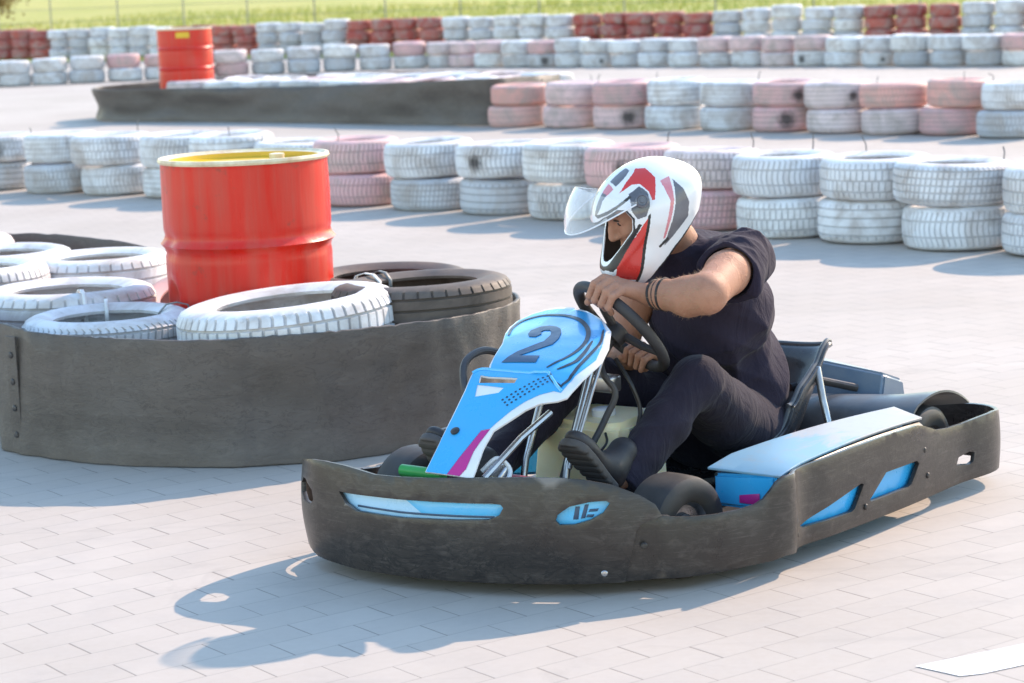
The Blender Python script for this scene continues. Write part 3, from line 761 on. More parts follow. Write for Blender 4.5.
TOP = np.array([(0,.2),(.35,.205),(.60,.215),(.691,.225),(.768,.222),(.868,.216),(.95,.219),(1.018,.226),(1.06,.240),(1.094,.251),(1.134,.260),(1.327,.263),(1.483,.262),(1.623,.257),(1.725,.253),(1.80,.256),(1.841,.256),(1.865,.246),(1.883,.228),(1.904,.208),(1.927,.197),(1.972,.191),(2.045,.189),(2.112,.191),(2.170,.196),(2.186,.210),(2.2,.228),(2.236,.253),(2.272,.270),(2.308,.285),(2.369,.298),(2.43,.304),(2.528,.306),(2.605,.303),(2.657,.301),(2.767,.295),(2.856,.291),(2.934,.290),(2.983,.297),(3.036,.303),(3.111,.306),(3.17,.303),(3.25,.287),(3.33,.255),(3.45,.215),(3.6,.2),(3.75,.2),(3.85,.25),(4.6,.26),(4.75,.22),(5.1,.215),(5.35,.2),(5.634,.2)])
BOT = np.array([(0,.06),(.5,.05),(1.1,.045),(1.78,.05),(1.84,.055),(1.88,.048),(2.0,.043),(2.3,.04),(3.0,.036),(3.1,.041),(3.17,.047),(3.24,.06),(3.3,.065),(3.45,.06),(3.6,.05),(5.634,.06)])
def ztop(s): return float(np.interp(s % BL, TOP[:, 0], TOP[:, 1]))
def zbot(s): return float(np.interp(s % BL, BOT[:, 0], BOT[:, 1]))
def bmap(off=0.0, bulge=.012, lap=None):
    def f(s, z):
        p = bpt(s); a, b2 = bpt(s - .03), bpt(s + .03); t = b2 - a; t /= np.linalg.norm(t); n = np.array([-t[1], t[0]])      # the path runs clockwise seen from above
        zt, zb = ztop(s), zbot(s); q = min(1, max(0, (z - zb) / max(.01, zt - zb)))
        bl = bulge * (math.sin(math.pi * q) - .35) + .0035 * noise.noise(Vector((s * 3.0, z * 6, 1.7)))
        o = off + bl + (lap(s) if lap else 0)
        return Vector((p[0] + n[0] * o, p[1] + n[1] * o, z))
    return f
def band_outline(s0, s1, step=.03, top=ztop, bot=zbot):
    n = int((s1 - s0) / step); S = [s0 + (s1 - s0) * i / n for i in range(n + 1)]
    ex = sorted(set(S + [s for s in list(TOP[:, 0]) + list(TOP[:, 0] + BL) if s0 < s < s1]))
    return [(s, bot(s)) for s in S] + [(s, top(s)) for s in ex[::-1]]
slit = [(3.052,.236),(3.02,.2345),(2.859,.235),(2.714,.238),(2.600,.240),(2.578,.238),(2.572,.230),(2.583,.211),(2.609,.200),(2.689,.196),(2.862,.190),(2.99,.192),(3.028,.208)]
oval = [(2.443,.2),(2.438,.215),(2.408,.235),(2.359,.245),(2.32,.246),(2.311,.240),(2.328,.218),(2.36,.201),(2.397,.191),(2.434,.19)]
lhole = [(3.222,.246),(3.200,.247),(3.16,.225),(3.153,.2),(3.17,.184),(3.21,.188),(3.24,.205),(3.245,.228)]
win1 = [(1.735,.106),(1.583,.134),(1.442,.160),(1.43,.155),(1.475,.098),(1.49,.093),(1.537,.093),(1.715,.097)]
win2 = [(1.401,.105),(1.314,.165),(1.145,.164),(1.133,.154),(1.173,.106),(1.19,.1),(1.332,.1),(1.39,.101)]
rhole = [(.905,.104),(.893,.125),(.829,.132),(.809,.125),(.814,.1),(.83,.094)]
fo = [(2.28,.0405)] + [(s, zbot(s)) for s in np.linspace(2.31, 3.58, 44)] + [(s, ztop(s)) for s in sorted([3.58, 3.5, 3.45, 3.4, 3.3, 3.2, 3.0, 2.95, 2.8] + [x for x in TOP[:, 0] if 2.19 < x < 3.45], reverse=True)] + [(2.186,.2), (2.238,.185), (2.251,.169)]
fb = panel('front_bumper', fo, [slit, oval, lhole], bmap(0.0, .012), PL, kart, step=.022, thick=.012)
wo = band_outline(3.545, BL + 2.30, .035, top=lambda s: ztop(s) if not 2.165 < s % BL < 2.31 else .199)
sb = panel('side_bumper', wo, [[(s + BL, z) for s, z in h] for h in (win1, win2, rhole)], bmap(0.0, .006, lap=lambda s: -.010 if 2.17 < s % BL < 2.32 or 3.54 < s % BL < 3.6 else 0), PL, kart, step=.024, thick=.012)
# decals seen through the openings
panel('front_decal', [(3.08,.250),(2.54,.252),(2.55,.183),(3.06,.180)], [], bmap(-.014, .012), MAT['pale_blue'], kart, step=.03, thick=.003)
panel('blue_stripe', [(2.845,.232),(2.56,.236),(2.59,.207),(2.80,.203)], [], bmap(-.0115, .012), MAT['light_blue'], kart, step=.03, thick=.001)
panel('dark_stripe', [(3.0,.205),(2.86,.202),(2.60,.206),(2.60,.201),(2.86,.197),(3.0,.2)], [], bmap(-.0105, .012), MAT['navy_decal'], kart, step=.02, thick=.001)
panel('oval_decal', [(2.46,.252),(2.30,.256),(2.30,.185),(2.45,.183)], [], bmap(-.013, .012), MAT['light_blue'], kart, step=.03, thick=.003)
for q in ([(2.395,.232),(2.384,.232),(2.389,.200),(2.402,.200)], [(2.372,.236),(2.362,.237),(2.372,.203),(2.383,.202)], [(2.36,.225),(2.338,.226),(2.342,.219),(2.364,.218)], [(2.366,.212),(2.349,.212),(2.353,.205),(2.37,.205)]):
    panel('oval_mark', q, [], bmap(-.0105, .012), MAT['navy_decal'], kart, step=.02, thick=.001)
panel('side_decal', [(1.76,.085),(1.40,.085),(1.42,.172),(1.60,.15),(1.76,.12)], [], bmap(-.016, .006), MAT['blue'], kart, step=.03, thick=.003)
panel('side_decal', [(1.42,.09),(1.11,.09),(1.10,.178),(1.34,.178)], [], bmap(-.016, .006), MAT['blue'], kart, step=.03, thick=.003)
bolt_map = bmap(.0, .006)
for s, z, m in [(1.814,.224,'black_plastic'),(1.096,.184,'black_plastic'),(1.422,.092,'black_plastic'),(1.745,.086,'black_plastic'),(1.08,.11,'black_plastic'),(2.33,.065,'steel'),(2.232,.13,'black_plastic')]:
    p = bmap(.0085, .012 if s > 2.28 else .006)(s, z); q = bmap(.02, .012 if s > 2.28 else .006)(s, z); d = (q - p).normalized()
    Mx = Matrix.Translation(p - d * .006) @ d.to_track_quat('Z', 'Y').to_matrix().to_4x4()
    MB().lathe([(.0085, 0), (.0085, .004), (.006, .0065), (.0005, .007)], 14, M=Mx).build('bolt', MAT[m], fb if s > 2.28 else sb)

# ---- front panel with the number
CL = np.array([(.985,.309),(.90,.385),(.817,.446),(.754,.493),(.711,.521),(.627,.549),(.52,.569),(.433,.582),(.343,.595),(.265,.61),(.2,.622)])
CLs = np.concatenate([[0], np.cumsum(np.linalg.norm(np.diff(CL, axis=0), axis=1))])
def nmap(off=0.0):
    def f(s, t):
        u = np.interp(s, CLs, CL[:, 0]); z = np.interp(s, CLs, CL[:, 1])
        if s < 0: u, z = CL[0] + (CL[0] - CL[1]) / CLs[1] * -s
        a = np.array([np.interp(s - .05, CLs, CL[:, 0]), np.interp(s - .05, CLs, CL[:, 1])]); b2 = np.array([np.interp(s + .05, CLs, CL[:, 0]), np.interp(s + .05, CLs, CL[:, 1])])
        d = b2 - a; d /= np.linalg.norm(d); n = np.array([d[1], -d[0]]); n = n if n[1] > 0 else -n
        o = off - .22 * t * t + .0018
        # the upper field is a shallow raised disc behind a step
        if s > .375: o += .004
        k = max(0.0, 1 - s / .62)          # the foot of the panel meets the middle of the bumper
        return Vector((u + n[0] * o - .105 * k, t - .0715 * k, z + n[1] * o - .0195 * k))
    return f
outer = [(.012,-.05),(.099,-.054),(.195,-.067),(.285,-.08),(.340,-.094),(.355,-.097),(.368,-.093),(.373,-.06),(.432,-.084),(.535,-.133),(.626,-.191),(.69,-.225),(.745,-.243),(.80,-.238),(.84,-.218),(.858,-.18),(.855,-.134),(.826,-.064),(.773,.021),(.691,.107),(.578,.177),(.493,.215),(.45,.225),(.409,.229),(.354,.229),(.304,.225),(.289,.207),(.272,.163),(.244,.134),(.207,.111),(.164,.082),(.10,.085),(.012,.10)]
slit_n = [(.343,-.064),(.340,-.034),(.345,.055),(.326,.056),(.320,.006),(.314,-.052)]
pn = panel('front_panel', outer, [slit_n], nmap(0), MAT['white_decal'], kart, step=.02, thick=.006)
blue_o = [(.012,-.047),(.097,-.051),(.193,-.063),(.284,-.076),(.347,-.091),(.365,-.086),(.370,-.051),(.428,-.079),(.529,-.125),(.62,-.184),(.69,-.218),(.745,-.236),(.796,-.228),(.828,-.205),(.840,-.17),(.835,-.118),(.803,-.035),(.752,.035),(.688,.093),(.574,.159),(.49,.199),(.443,.205),(.394,.203),(.339,.204),(.317,.202),(.318,.18),(.298,.148),(.269,.12),(.232,.096),(.188,.077),(.168,.07),(.159,.048),(.111,.041),(.065,.03),(.012,.02)]
whitebox = [(.308,-.052),(.306,.035),(.287,.029),(.266,-.035)]
panel('blue_sticker', blue_o, [dens(slit_n, .03), whitebox], nmap(.0042), MAT['blue'], kart, step=.02, thick=.0012, round_=False)
panel('magenta_stripe', [(.166,.071),(.157,.050),(.11,.043),(.065,.032),(.012,.022),(.012,.06),(.035,.068),(.09,.063)], [], nmap(.0045), MAT['magenta'], kart, step=.02, thick=.0012, round_=False)
panel('number', [(.403,-.037),(.419,.061),(.459,.045),(.447,-.012),(.543,.026),(.590,.012),(.638,-.014),(.668,-.038),(.684,-.062),(.690,-.090),(.680,-.112),(.643,-.118),(.612,-.104),(.592,-.086),(.591,-.064),(.618,-.064),(.632,-.077),(.648,-.078),(.652,-.062),(.636,-.045),(.612,-.030),(.56,-.014),(.474,-.038)], [], nmap(.0066), MAT['navy_decal'], kart, step=.014, thick=.0008, round_=False)
def stroke(pts, w):
    P = spline([(*p, 0) for p in pts], 6); L_, R_ = [], []
    for i, p in enumerate(P):
        t = (P[min(i + 1, len(P) - 1)] - P[max(i - 1, 0)]).normalized(); n = Vector((-t.y, t.x, 0)); ww = w * (0.35 + .65 * math.sin(math.pi * i / (len(P) - 1)) ** .6)
        L_.append(tuple((p + n * ww / 2).to_2d())); R_.append(tuple((p - n * ww / 2).to_2d()))
    return L_ + R_[::-1]
for i, (ln, wd) in enumerate([([(.60,-.160),(.682,-.205),(.742,-.214),(.773,-.190),(.782,-.13),(.763,-.059),(.704,.019),(.627,.079),(.528,.118),(.467,.121),(.402,.107)], .013), ([(.69,.084),(.59,.142),(.504,.168),(.43,.186),(.36,.196),(.335,.192)], .010), ([(.60,.112),(.50,.150),(.444,.160),(.40,.140)], .012), ([(.386,.125),(.36,.150),(.340,.18),(.335,.196)], .010)]):
    panel('black_line', stroke(ln, wd), [], nmap(.0064), MAT['black_decal'], pn, step=.014, thick=.0008, round_=False)
# step ridge across the panel and the perforated strip
mb = MB(); rg = [(.349,-.094),(.366,-.088),(.371,-.03),(.372,.05),(.378,.10),(.383,.122),(.362,.150),(.339,.178),(.322,.202)]
mb.tube([nmap(.005)(p.x, p.y) for p in spline([(*p, 0) for p in rg], 4)], .0042, 8); mb.build('step_ridge', MAT['light_blue'], pn)
mb = MB()
for i in range(11):
    for j in range(3):
        q = i / 10; s = .258 + .105 * q - .0075 * (j - 1); t = .066 + .076 * q + (j - 1) * .0115
        p0 = nmap(.0055)(s, t); nrm_ = (nmap(.02)(s, t) - p0).normalized()
        mb.disc(.0034, 0, 8, M=Matrix.Translation(p0 + nrm_ * .0002) @ nrm_.to_track_quat('Z', 'Y').to_matrix().to_4x4())
mb.build('perforation', MAT['black_decal'], pn, smooth=False)
p0 = nmap(.005)(.145, -.026); MB().lathe([(.012, 0), (.012, .004), (.007, .007), (.0005, .007)], 14, M=Matrix.Translation(p0) @ Vector((.5, 0, .8)).to_track_quat('Z', 'Y').to_matrix().to_4x4()).build('bolt', MAT['black_plastic'], pn)
# brackets behind the panel
MB().tube(spline([(.70,-.10,.42),(.69,-.135,.49),(.65,-.160,.540),(.58,-.158,.560),(.50,-.13,.535)], 8), .010, 10).build('panel_bracket', MAT['dark_metal'], kart)
for v0 in (.055, -.08):
    MB().tube([(.37, v0, .545), (.42, v0, .45), (.515, v0, .27), (.56, v0, .10)], .0095, 12).build('panel_strut', MAT['steel'], kart)
MB().tube([(.37, .075, .53), (.425, .073, .44), (.53, .072, .26)], .0055, 10).build('panel_strut', MAT['steel'], kart)

# ---- chassis
mb = MB()
for sgn in (1, -1):
    mb.tube(spline([(.80, .17 * sgn, .08), (.5, .24 * sgn, .07), (.1, .33 * sgn, .07), (-.4, .33 * sgn, .07), (-.78, .29 * sgn, .09)], 8), .015, 10)
    mb.tube([(.30, .33 * sgn, .07), (.30, .52 * sgn, .10), (-.42, .52 * sgn, .10), (-.42, .33 * sgn, .07)], .012, 8)
mb.tube([(.80, -.3, .08), (.80, .2, .08)], .014, 10); mb.tube([(.45, -.34, .085), (.45, .26, .085)], .015, 10); mb.tube([(-.15, -.33, .07), (-.15, .33, .07)], .013, 10); mb.tube([(-.78, -.3, .1), (-.78, .3, .1)], .014, 10)
mb.build('frame_tube', MAT['dark_metal'], kart)
panel('floor_tray', [(-.12,-.3),(-.12,.3),(.28,.33),(.30,.52),(.55,.44),(.72,.27),(.81,.10),(.872,-.05),(.900,-.2),(.902,-.36),(.878,-.48),(.815,-.562),(.72,-.597),(.55,-.585),(.30,-.58),(.28,-.35)], [], lambda x, y: Vector((x, y, .056)), MAT['dark_metal'], kart, step=.08, thick=.006)  # tray widened out to the bumper to block sunlight on the ground beneath
MB().tube([(-.64, -.46, .13), (-.64, .40, .13)], .017, 14).build('rear_axle', MAT['steel'], kart)

# ---- wheels
def wheel(c, r, wd, steer=0.0, outer=1):
    prof = []
    h = wd / 2
    for rr, y in [(r * .50, -.86 * h), (r * .56, -.97 * h), (r * .72, -1.02 * h), (r * .88, -.98 * h), (r * .965, -.86 * h), (r * .995, -.62 * h), (r, -.3 * h), (r * 1.001, 0), (r, .3 * h), (r * .995, .62 * h), (r * .965, .86 * h), (r * .88, .98 * h), (r * .72, 1.02 * h), (r * .56, .97 * h), (r * .50, .86 * h), (r * .49, .6 * h), (r * .49, -.6 * h)]: prof.append((rr, y))
    RM = Matrix.Rotation(R(-90), 4, 'X')
    w_ = MB().lathe(prof, 64, M=RM, closed=True).build('wheel', MAT['kart_tyre'], kart)
    w_.location = c; w_.rotation_euler = (0, 0, steer)
    MB().lathe([(r * .515, -.88 * h), (r * .535, -.90 * h), (r * .50, -.80 * h), (r * .44, -.6 * h), (r * .42, .0), (r * .44, .6 * h), (r * .50, .80 * h), (r * .535, .90 * h), (r * .515, .88 * h), (r * .50, .86 * h), (r * .43, .55 * h), (.02, .45 * h)], 48, M=RM).build('rim', MAT['steel'], w_)
    MB().lathe([(.034, -.5 * h), (.034, .62 * h), (.024, .70 * h), (.012, .72 * h), (.012, .9 * h), (.0005, .9 * h)], 20, M=RM if outer > 0 else Matrix.Rotation(R(90), 4, 'X')).build('hub', MAT['dark_metal'], w_)
    return w_
wheel((.475, .352, .133), .131, .125, R(-9)); wheel((.50, -.455, .133), .131, .125, R(-13), -1)
wheel((-.64, .415, .130), .128, .17); wheel((-.64, -.44, .130), .128, .17, 0, -1)
for sgn, uy in ((1, .27), (-1, -.36)):
    MB().tube([(.36, .10 * sgn, .12), (.42, uy * .95, .12)], .007, 8).build('tie_rod', MAT['steel'], kart)

# ---- side pods
def pod(sg):
    nm = 'side_pod'
    def P(u, v, z): return (u, v * sg, z)
    A = [P(.30,.36,.150), P(.30,.545,.150), P(.30,.545,.246), P(.30,.36,.232)]
    Bq = [P(-.10,.38,.08), P(-.10,.57,.08), P(-.10,.562,.252), P(-.10,.385,.247)]
    C = [P(-.47,.42,.08), P(-.47,.565,.08), P(-.47,.550,.222), P(-.47,.425,.245)]
    bm = bmesh.new(); V = [bm.verts.new(p) for p in A + Bq + C]
    for k in (0, 4):
        for i in range(4): bm.faces.new([V[k + i], V[k + (i + 1) % 4], V[k + 4 + (i + 1) % 4], V[k + 4 + i]])
    bm.faces.new(V[0:4]); bm.faces.new(V[8:12][::-1]); bmesh.ops.recalc_face_normals(bm, faces=bm.faces)
    bmesh.ops.bevel(bm, geom=[e for e in bm.edges if len(e.link_faces) == 2 and e.calc_face_angle(0) > R(30)], offset=.008, segments=3, affect='EDGES')
    me = bpy.data.meshes.new(nm); bm.to_mesh(me); bm.free()
    o = to_obj(nm, me, MAT['blue'], kart); autosmooth(o, 30)
    # the scuffed top cover
    def f(s, t):
        u = .315 - s; f_ = s / .86; vi = .352 + .075 * f_; vo = .558 - .004 * f_; z = .262 - .01 * t + .012 * math.sin(math.pi * min(1, s / .9)) - .014 * max(0, .1 - s) / .1
        return Vector((u, (vi + (vo - vi) * t) * sg, z))
    tp = panel('pod_cover', [(0, 0), (.86, 0), (.785, 1), (.02, 1)], [], lambda s, t: f(s, t), podm, kart, step=.05, thick=.007)
    panel('pod_edge', [(.0, .97), (.77, .97), (.77, 1.0), (.0, 1.0)], [], lambda s, t: f(s, t) + Vector((0, .004 * sg, -.012 - (1 - t) * .2)), MAT['black_plastic'], kart, step=.05, thick=.02)
m, t, b, L = M_('pod_cover_paint'); v = coord(t); n1 = noise_(t, coord(t, 'Object', (2, 6, 6)), 3.5, 6, .7, .5); sx = t.nodes.new('ShaderNodeSeparateXYZ'); L.new(v, sx.inputs[0])
wr = math_(t, 'ADD', math_(t, 'MULTIPLY', sx.outputs[0], -2.2), math_(t, 'MULTIPLY', math_(t, 'SUBTRACT', n1, .5), 1.6)); wr = ramp(t, wr, [(-.25, 0), (.2, 1)])
c = mixc(t, wr, (.19, .35, .48), (.36, .355, .36)); c = mixc(t, math_(t, 'MULTIPLY', ramp(t, noise_(t, v, 22, 5, .7), [(.5, 0), (.8, 1)]), .5), c, (.3, .27, .24))
L.new(c, b.inputs['Base Color']); b.inputs['Roughness'].default_value = .4; podm = m
pod(1); pod(-1)
panel('pod_mark', [(.0, 0), (.06, 0), (.06, .03), (.0, .02)], [], lambda s, t: Vector((.3045, .44 + s, .165 + t)), MAT['magenta'], kart, step=.03, thick=.001)

# ---- rear guards
def guard():
    vs = []; fs = []; NA, NV = 25, 12
    for j in range(NV):
        f = j / (NV - 1); v = .09 + .40 * f; r = .125 + .030 * f + .012 * max(0, f - .7) / .3
        for i in range(NA):
            a = R(-25 + 165 * i / (NA - 1)); lip = .05 * f ** 4 * max(0, (i - 12) / 12)
            vs.append(Vector((-.66 + r * math.cos(a) - lip, v + lip * .5, .135 + r * math.sin(a) * .92)))
    for j in range(NV - 1):
        for i in range(NA - 1): fs.append([j * NA + i, j * NA + i + 1, (j + 1) * NA + i + 1, (j + 1) * NA + i])
    me = bpy.data.meshes.new('wheel_guard'); me.from_pydata([tuple(v) for v in vs], [], fs)
    o = to_obj('wheel_guard', me, MAT['guard'], kart); s = o.modifiers.new('s', 'SOLIDIFY'); s.thickness = .006; baked(o); autosmooth(o, 45)
MAT['guard'] = worn('guard', (.055, .06, .07), (.14, .14, .145), .38, .5, 8)
guard()
def prism(name, pts_a, pts_b, mat, bev=.008, parent=None, seg=3):
    bm = bmesh.new(); V = [bm.verts.new(p) for p in pts_a + pts_b]; n = len(pts_a)
    for i in range(n): bm.faces.new([V[i], V[(i + 1) % n], V[n + (i + 1) % n], V[n + i]])
    bm.faces.new(V[:n]); bm.faces.new(V[n:][::-1]); bmesh.ops.recalc_face_normals(bm, faces=bm.faces)
    if bev: bmesh.ops.bevel(bm, geom=list(bm.edges), offset=bev, segments=seg, affect='EDGES')
    me = bpy.data.meshes.new(name); bm.to_mesh(me); bm.free()
    return autosmooth(to_obj(name, me, mat, parent or kart), 40)
MAT['rear_box'] = worn('rear_box', (.13, .19, .27), (.25, .28, .31), .35, .5, 8)
prism('rear_cover', [(-.74, -.10, .18), (-.92, -.10, .18), (-.91, -.10, .335), (-.78, -.10, .355)], [(-.74, .27, .18), (-.93, .27, .16), (-.90, .27, .275), (-.78, .27, .315)], MAT['rear_box'], .01)
prism('engine', [(-.30, -.24, .10), (-.58, -.24, .10), (-.58, -.24, .34), (-.30, -.24, .34)], [(-.30, -.46, .10), (-.58, -.46, .10), (-.56, -.44, .32), (-.32, -.44, .32)], MAT['dark_metal'], .02)
MB().tube(spline([(-.45, -.40, .25), (-.62, -.36, .30), (-.80, -.30, .26), (-.90, -.2, .24)], 8), .03, 14).build('exhaust', MAT['steel'], kart)

# ---- fuel tank, pedals
m, t, b, L = M_('tank_plastic'); v = coord(t); n1 = noise_(t, v, 9, 5, .6)
L.new(mixc(t, ramp(t, n1, [(.35, 0), (.7, 1)]), (.95, .84, .57), (.85, .72, .44)), b.inputs['Base Color']); b.inputs['Roughness'].default_value = .35; b.inputs['Subsurface Weight'].default_value = .6; b.inputs['Subsurface Radius'].default_value = (.03, .02, .01)
tk = prism('fuel_tank', [(.10, -.20, .07), (.36, -.20, .07), (.36, .045, .07), (.32, .10, .07), (.10, .10, .07)], [(.11, -.185, .345), (.325, -.185, .335), (.335, .04, .335), (.295, .085, .338), (.11, .085, .348)], m, .018)
MB().lathe([(.032, 0), (.032, .018), (.026, .022), (.0005, .022)], 20, M=Matrix.Translation((.23, -.03, .338))).build('cap', MAT['white_decal'], tk)
MB().tube(spline([(.36, .05, .12), (.42, .06, .2), (.40, .07, .27), (.345, .06, .30), (.33, .045, .315)], 8), .0035, 8).build('fuel_hose', MAT['black_plastic'], kart)
pd = MB().box((.70, .08, .262), (.02, .19, .022), Matrix.Rotation(R(30), 3, 'Y'), bev=.006).tube([(.70, .10, .262), (.66, .10, .07)], .008, 8).build('brake_pedal', MAT['red_part'], kart)
pd = MB().tube([(.83, -.235, .285), (.83, -.10, .285)], .016, 12).tube([(.83, -.17, .285), (.76, -.17, .07)], .008, 8).build('throttle_pedal', MAT['green'], kart)
MB().box((.76, .03, .285), (.05, .035, .04), Matrix.Rotation(R(35), 3, 'Y'), bev=.008).build('pedal_bracket', MAT['steel'], kart)
MB().tube(spline([(.80, .0, .30), (.77, .03, .33), (.75, .05, .30), (.78, .06, .27)], 6), .006, 8).build('pedal_spring', MAT['white_decal'], kart)
MB().tube([(.83, .03, .29), (.70, .05, .37), (.60, .07, .42)], .009, 8).build('pedal_link', MAT['steel'], kart)

# ---- seat
def seat():
    pr = spline([(.02, 0, .135), (-.08, 0, .108), (-.22, 0, .095), (-.36, 0, .105), (-.45, 0, .15), (-.525, 0, .25), (-.572, 0, .34), (-.598, 0, .40), (-.618, 0, .412)], 4)
    wing = [.02, .06, .10, .15, .18, .15, .09, .045, .02]; n = len(pr); NT = 25; vs = []; fs = []
    for i, p in enumerate(pr):
        t = (pr[min(i + 1, n - 1)] - pr[max(i - 1, 0)]).normalized(); nn = Vector((-t.z, 0, t.x)); nn = nn if nn.dot(Vector((1, 0, 1))) > 0 else -nn
        wv = np.interp(i / (n - 1) * 8, range(9), wing); hw = .185 + .02 * math.sin(math.pi * i / (n - 1))
        for j in range(NT):
            q = -1 + 2 * j / (NT - 1); vs.append(p + Vector((0, hw * math.sin(q * 1.45) / math.sin(1.45), 0)) + nn * wv * abs(q) ** 2.6)
    for i in range(n - 1):
        for j in range(NT - 1): fs.append([i * NT + j, i * NT + j + 1, (i + 1) * NT + j + 1, (i + 1) * NT + j])
    me = bpy.data.meshes.new('seat'); me.from_pydata([tuple(v) for v in vs], [], fs); o = to_obj('seat', me, MAT['seat'], kart)
    s = o.modifiers.new('s', 'SOLIDIFY'); s.thickness = .016; s.offset = -1; b_ = o.modifiers.new('b', 'BEVEL'); b_.width = .003; b_.segments = 2; b_.limit_method = 'ANGLE'; b_.angle_limit = R(50); baked(o); autosmooth(o, 45)
    edge = [vs[i * NT + NT - 1] for i in range(n)] + [vs[(n - 1) * NT + j] for j in range(NT - 2, 0, -1)] + [vs[i * NT] for i in range(n - 1, -1, -1)]
    MB().tube(edge[::1], .0075, 8).build('piping', MAT['guard'], o)
seat()
MB().tube([(-.50, .205, .37), (-.47, .24, .28), (-.46, .30, .08)], .011, 12).build('seat_stay', MAT['steel'], kart)
MB().tube([(-.50, -.205, .37), (-.47, -.24, .28), (-.46, -.30, .08)], .011, 12).build('seat_stay', MAT['steel'], kart)
MB().tube([(-.52, .10, .30), (-.66, .12, .30), (-.74, .2, .27)], .012, 10).build('seat_stay', MAT['dark_metal'], kart)

# ---- steering
SCN = Vector((.179, 0, .574)); SNN = Vector((-.6846, .3502, .6393)).normalized(); SM1 = Vector((.3423, -.6198, .7062)).normalized(); SM2 = SNN.cross(SM1).normalized(); SRR = .152
def rim_pt(deg): return SCN + SRR * (math.cos(R(deg)) * SM1 + math.sin(R(deg)) * SM2)
sw = MB().tube([rim_pt(a) for a in range(0, 360, 5)], .0155, 14, closed=True).build('steering_wheel', MAT['grip_rubber'], kart)
for a in (40, 145, 270):
    e = rim_pt(a); MB().tube([SCN - SNN * .018, SCN.lerp(e, .6) - SNN * .012, e], [.013, .011, .010], 10).build('spoke', MAT['dark_metal'], sw)
MB().lathe([(.0005, .012), (.03, .012), (.036, .004), (.036, -.03), (.0005, -.03)], 24, M=Matrix.Translation(SCN - SNN * .015) @ SNN.to_track_quat('Z', 'Y').to_matrix().to_4x4()).build('hub', MAT['dark_metal'], sw)
MB().tube([SCN - SNN * .02, Vector((.30, -.03, .44)), Vector((.48, -.02, .12))], .0115, 12).build('steering_column', MAT['dark_metal'], kart)
MB().tube(spline([(.24, -.02, .52), (.31, .03, .47), (.30, .06, .42), (.33, .05, .36), (.40, .04, .28)], 6), .009, 10).build('column_bracket', MAT['dark_metal'], kart)
MB().tube(spline([(.25, .03, .50), (.27, .09, .44), (.26, .11, .37), (.30, .12, .31)], 6), .006, 8).build('cable', MAT['black_plastic'], kart)
MB().box((.285, .02, .44), (.05, .07, .045), bev=.008).build('column_clamp', MAT['steel'], kart)

# ================================================================== the driver
PB = Vector((-.27, 0, .12))                       # where the driver sits, in the kart's frame
Mk = Matrix.Translation(KO) @ Matrix.Rotation(KR, 4, 'Z')
per = empty('person', Mk @ PB, KR, label='driver in a dark t-shirt and white and red helmet steering the blue go-kart', cat='person')
def skin_mat():
    m, t, b, L = M_('skin'); v = coord(t); n1 = noise_(t, v, 30, 5, .6); n2 = noise_(t, v, 7, 4, .6)
    c = mixc(t, n2, (.45, .235, .155), (.38, .18, .115)); c = mixc(t, math_(t, 'MULTIPLY', ramp(t, n1, [(.45, 0), (.8, 1)]), .5), c, (.27, .12, .075))
    L.new(c, b.inputs['Base Color']); b.inputs['Roughness'].default_value = .62; b.inputs['Specular IOR Level'].default_value = .3; b.inputs['Subsurface Weight'].default_value = .15; b.inputs['Subsurface Radius'].default_value = (.012, .005, .003)
    vo = t.nodes.new('ShaderNodeTexVoronoi'); vo.inputs['Scale'].default_value = 240; L.new(v, vo.inputs['Vector'])
    vein = ramp(t, math_(t, 'ABSOLUTE', math_(t, 'SUBTRACT', noise_(t, v, 16, 2, .5, .6), .5)), [(0, .6), (.03, 0)])
    bump(t, b, math_(t, 'ADD', math_(t, 'ADD', n1, vein), math_(t, 'MULTIPLY', vo.outputs['Distance'], .35)), .4, .0025); return m
SKIN = skin_mat()
def cloth(name, c1, c2, sc=5):
    m, t, b, L = M_(name); v = coord(t); n1 = noise_(t, v, sc, 5, .6); n2 = noise_(t, v, 160, 3, .7); n3 = noise_(t, coord(t, 'Object', (1.3, 1.3, .55)), 10, 5, .55, 1.8)
    L.new(mixc(t, ramp(t, n1, [(.3, 0), (.75, 1)]), c1, c2), b.inputs['Base Color']); b.inputs['Roughness'].default_value = .9; b.inputs['Specular IOR Level'].default_value = .15; b.inputs['Sheen Weight'].default_value = .06; b.inputs['Sheen Roughness'].default_value = .5
    bump(t, b, math_(t, 'ADD', math_(t, 'MULTIPLY', n2, .10), n3), .75, .012); return m
SHIRT = cloth('shirt_cloth', (.025, .020, .034), (.041, .031, .048)); JEANS = cloth('trouser_cloth', (.018, .014, .024), (.036, .029, .043))
HAIR = worn('hair', (.03, .018, .012), (.06, .035, .02), .6, .4, 40)
HCN = np.array((.083, .028, .858))
def rotm(yaw, pitch, roll): return (Matrix.Rotation(R(yaw), 3, 'Z') @ Matrix.Rotation(R(pitch), 3, 'Y') @ Matrix.Rotation(R(roll), 3, 'X'))
HR = np.array(rotm(-36, 29, -4))
def hl(p): return HCN + HR @ np.array(p, float)         # helmet frame -> kart frame
pb = np.array(PB)
def kf(f): return lambda P: f(P + pb)                   # functions are written in the kart's frame, meshes sit at PB

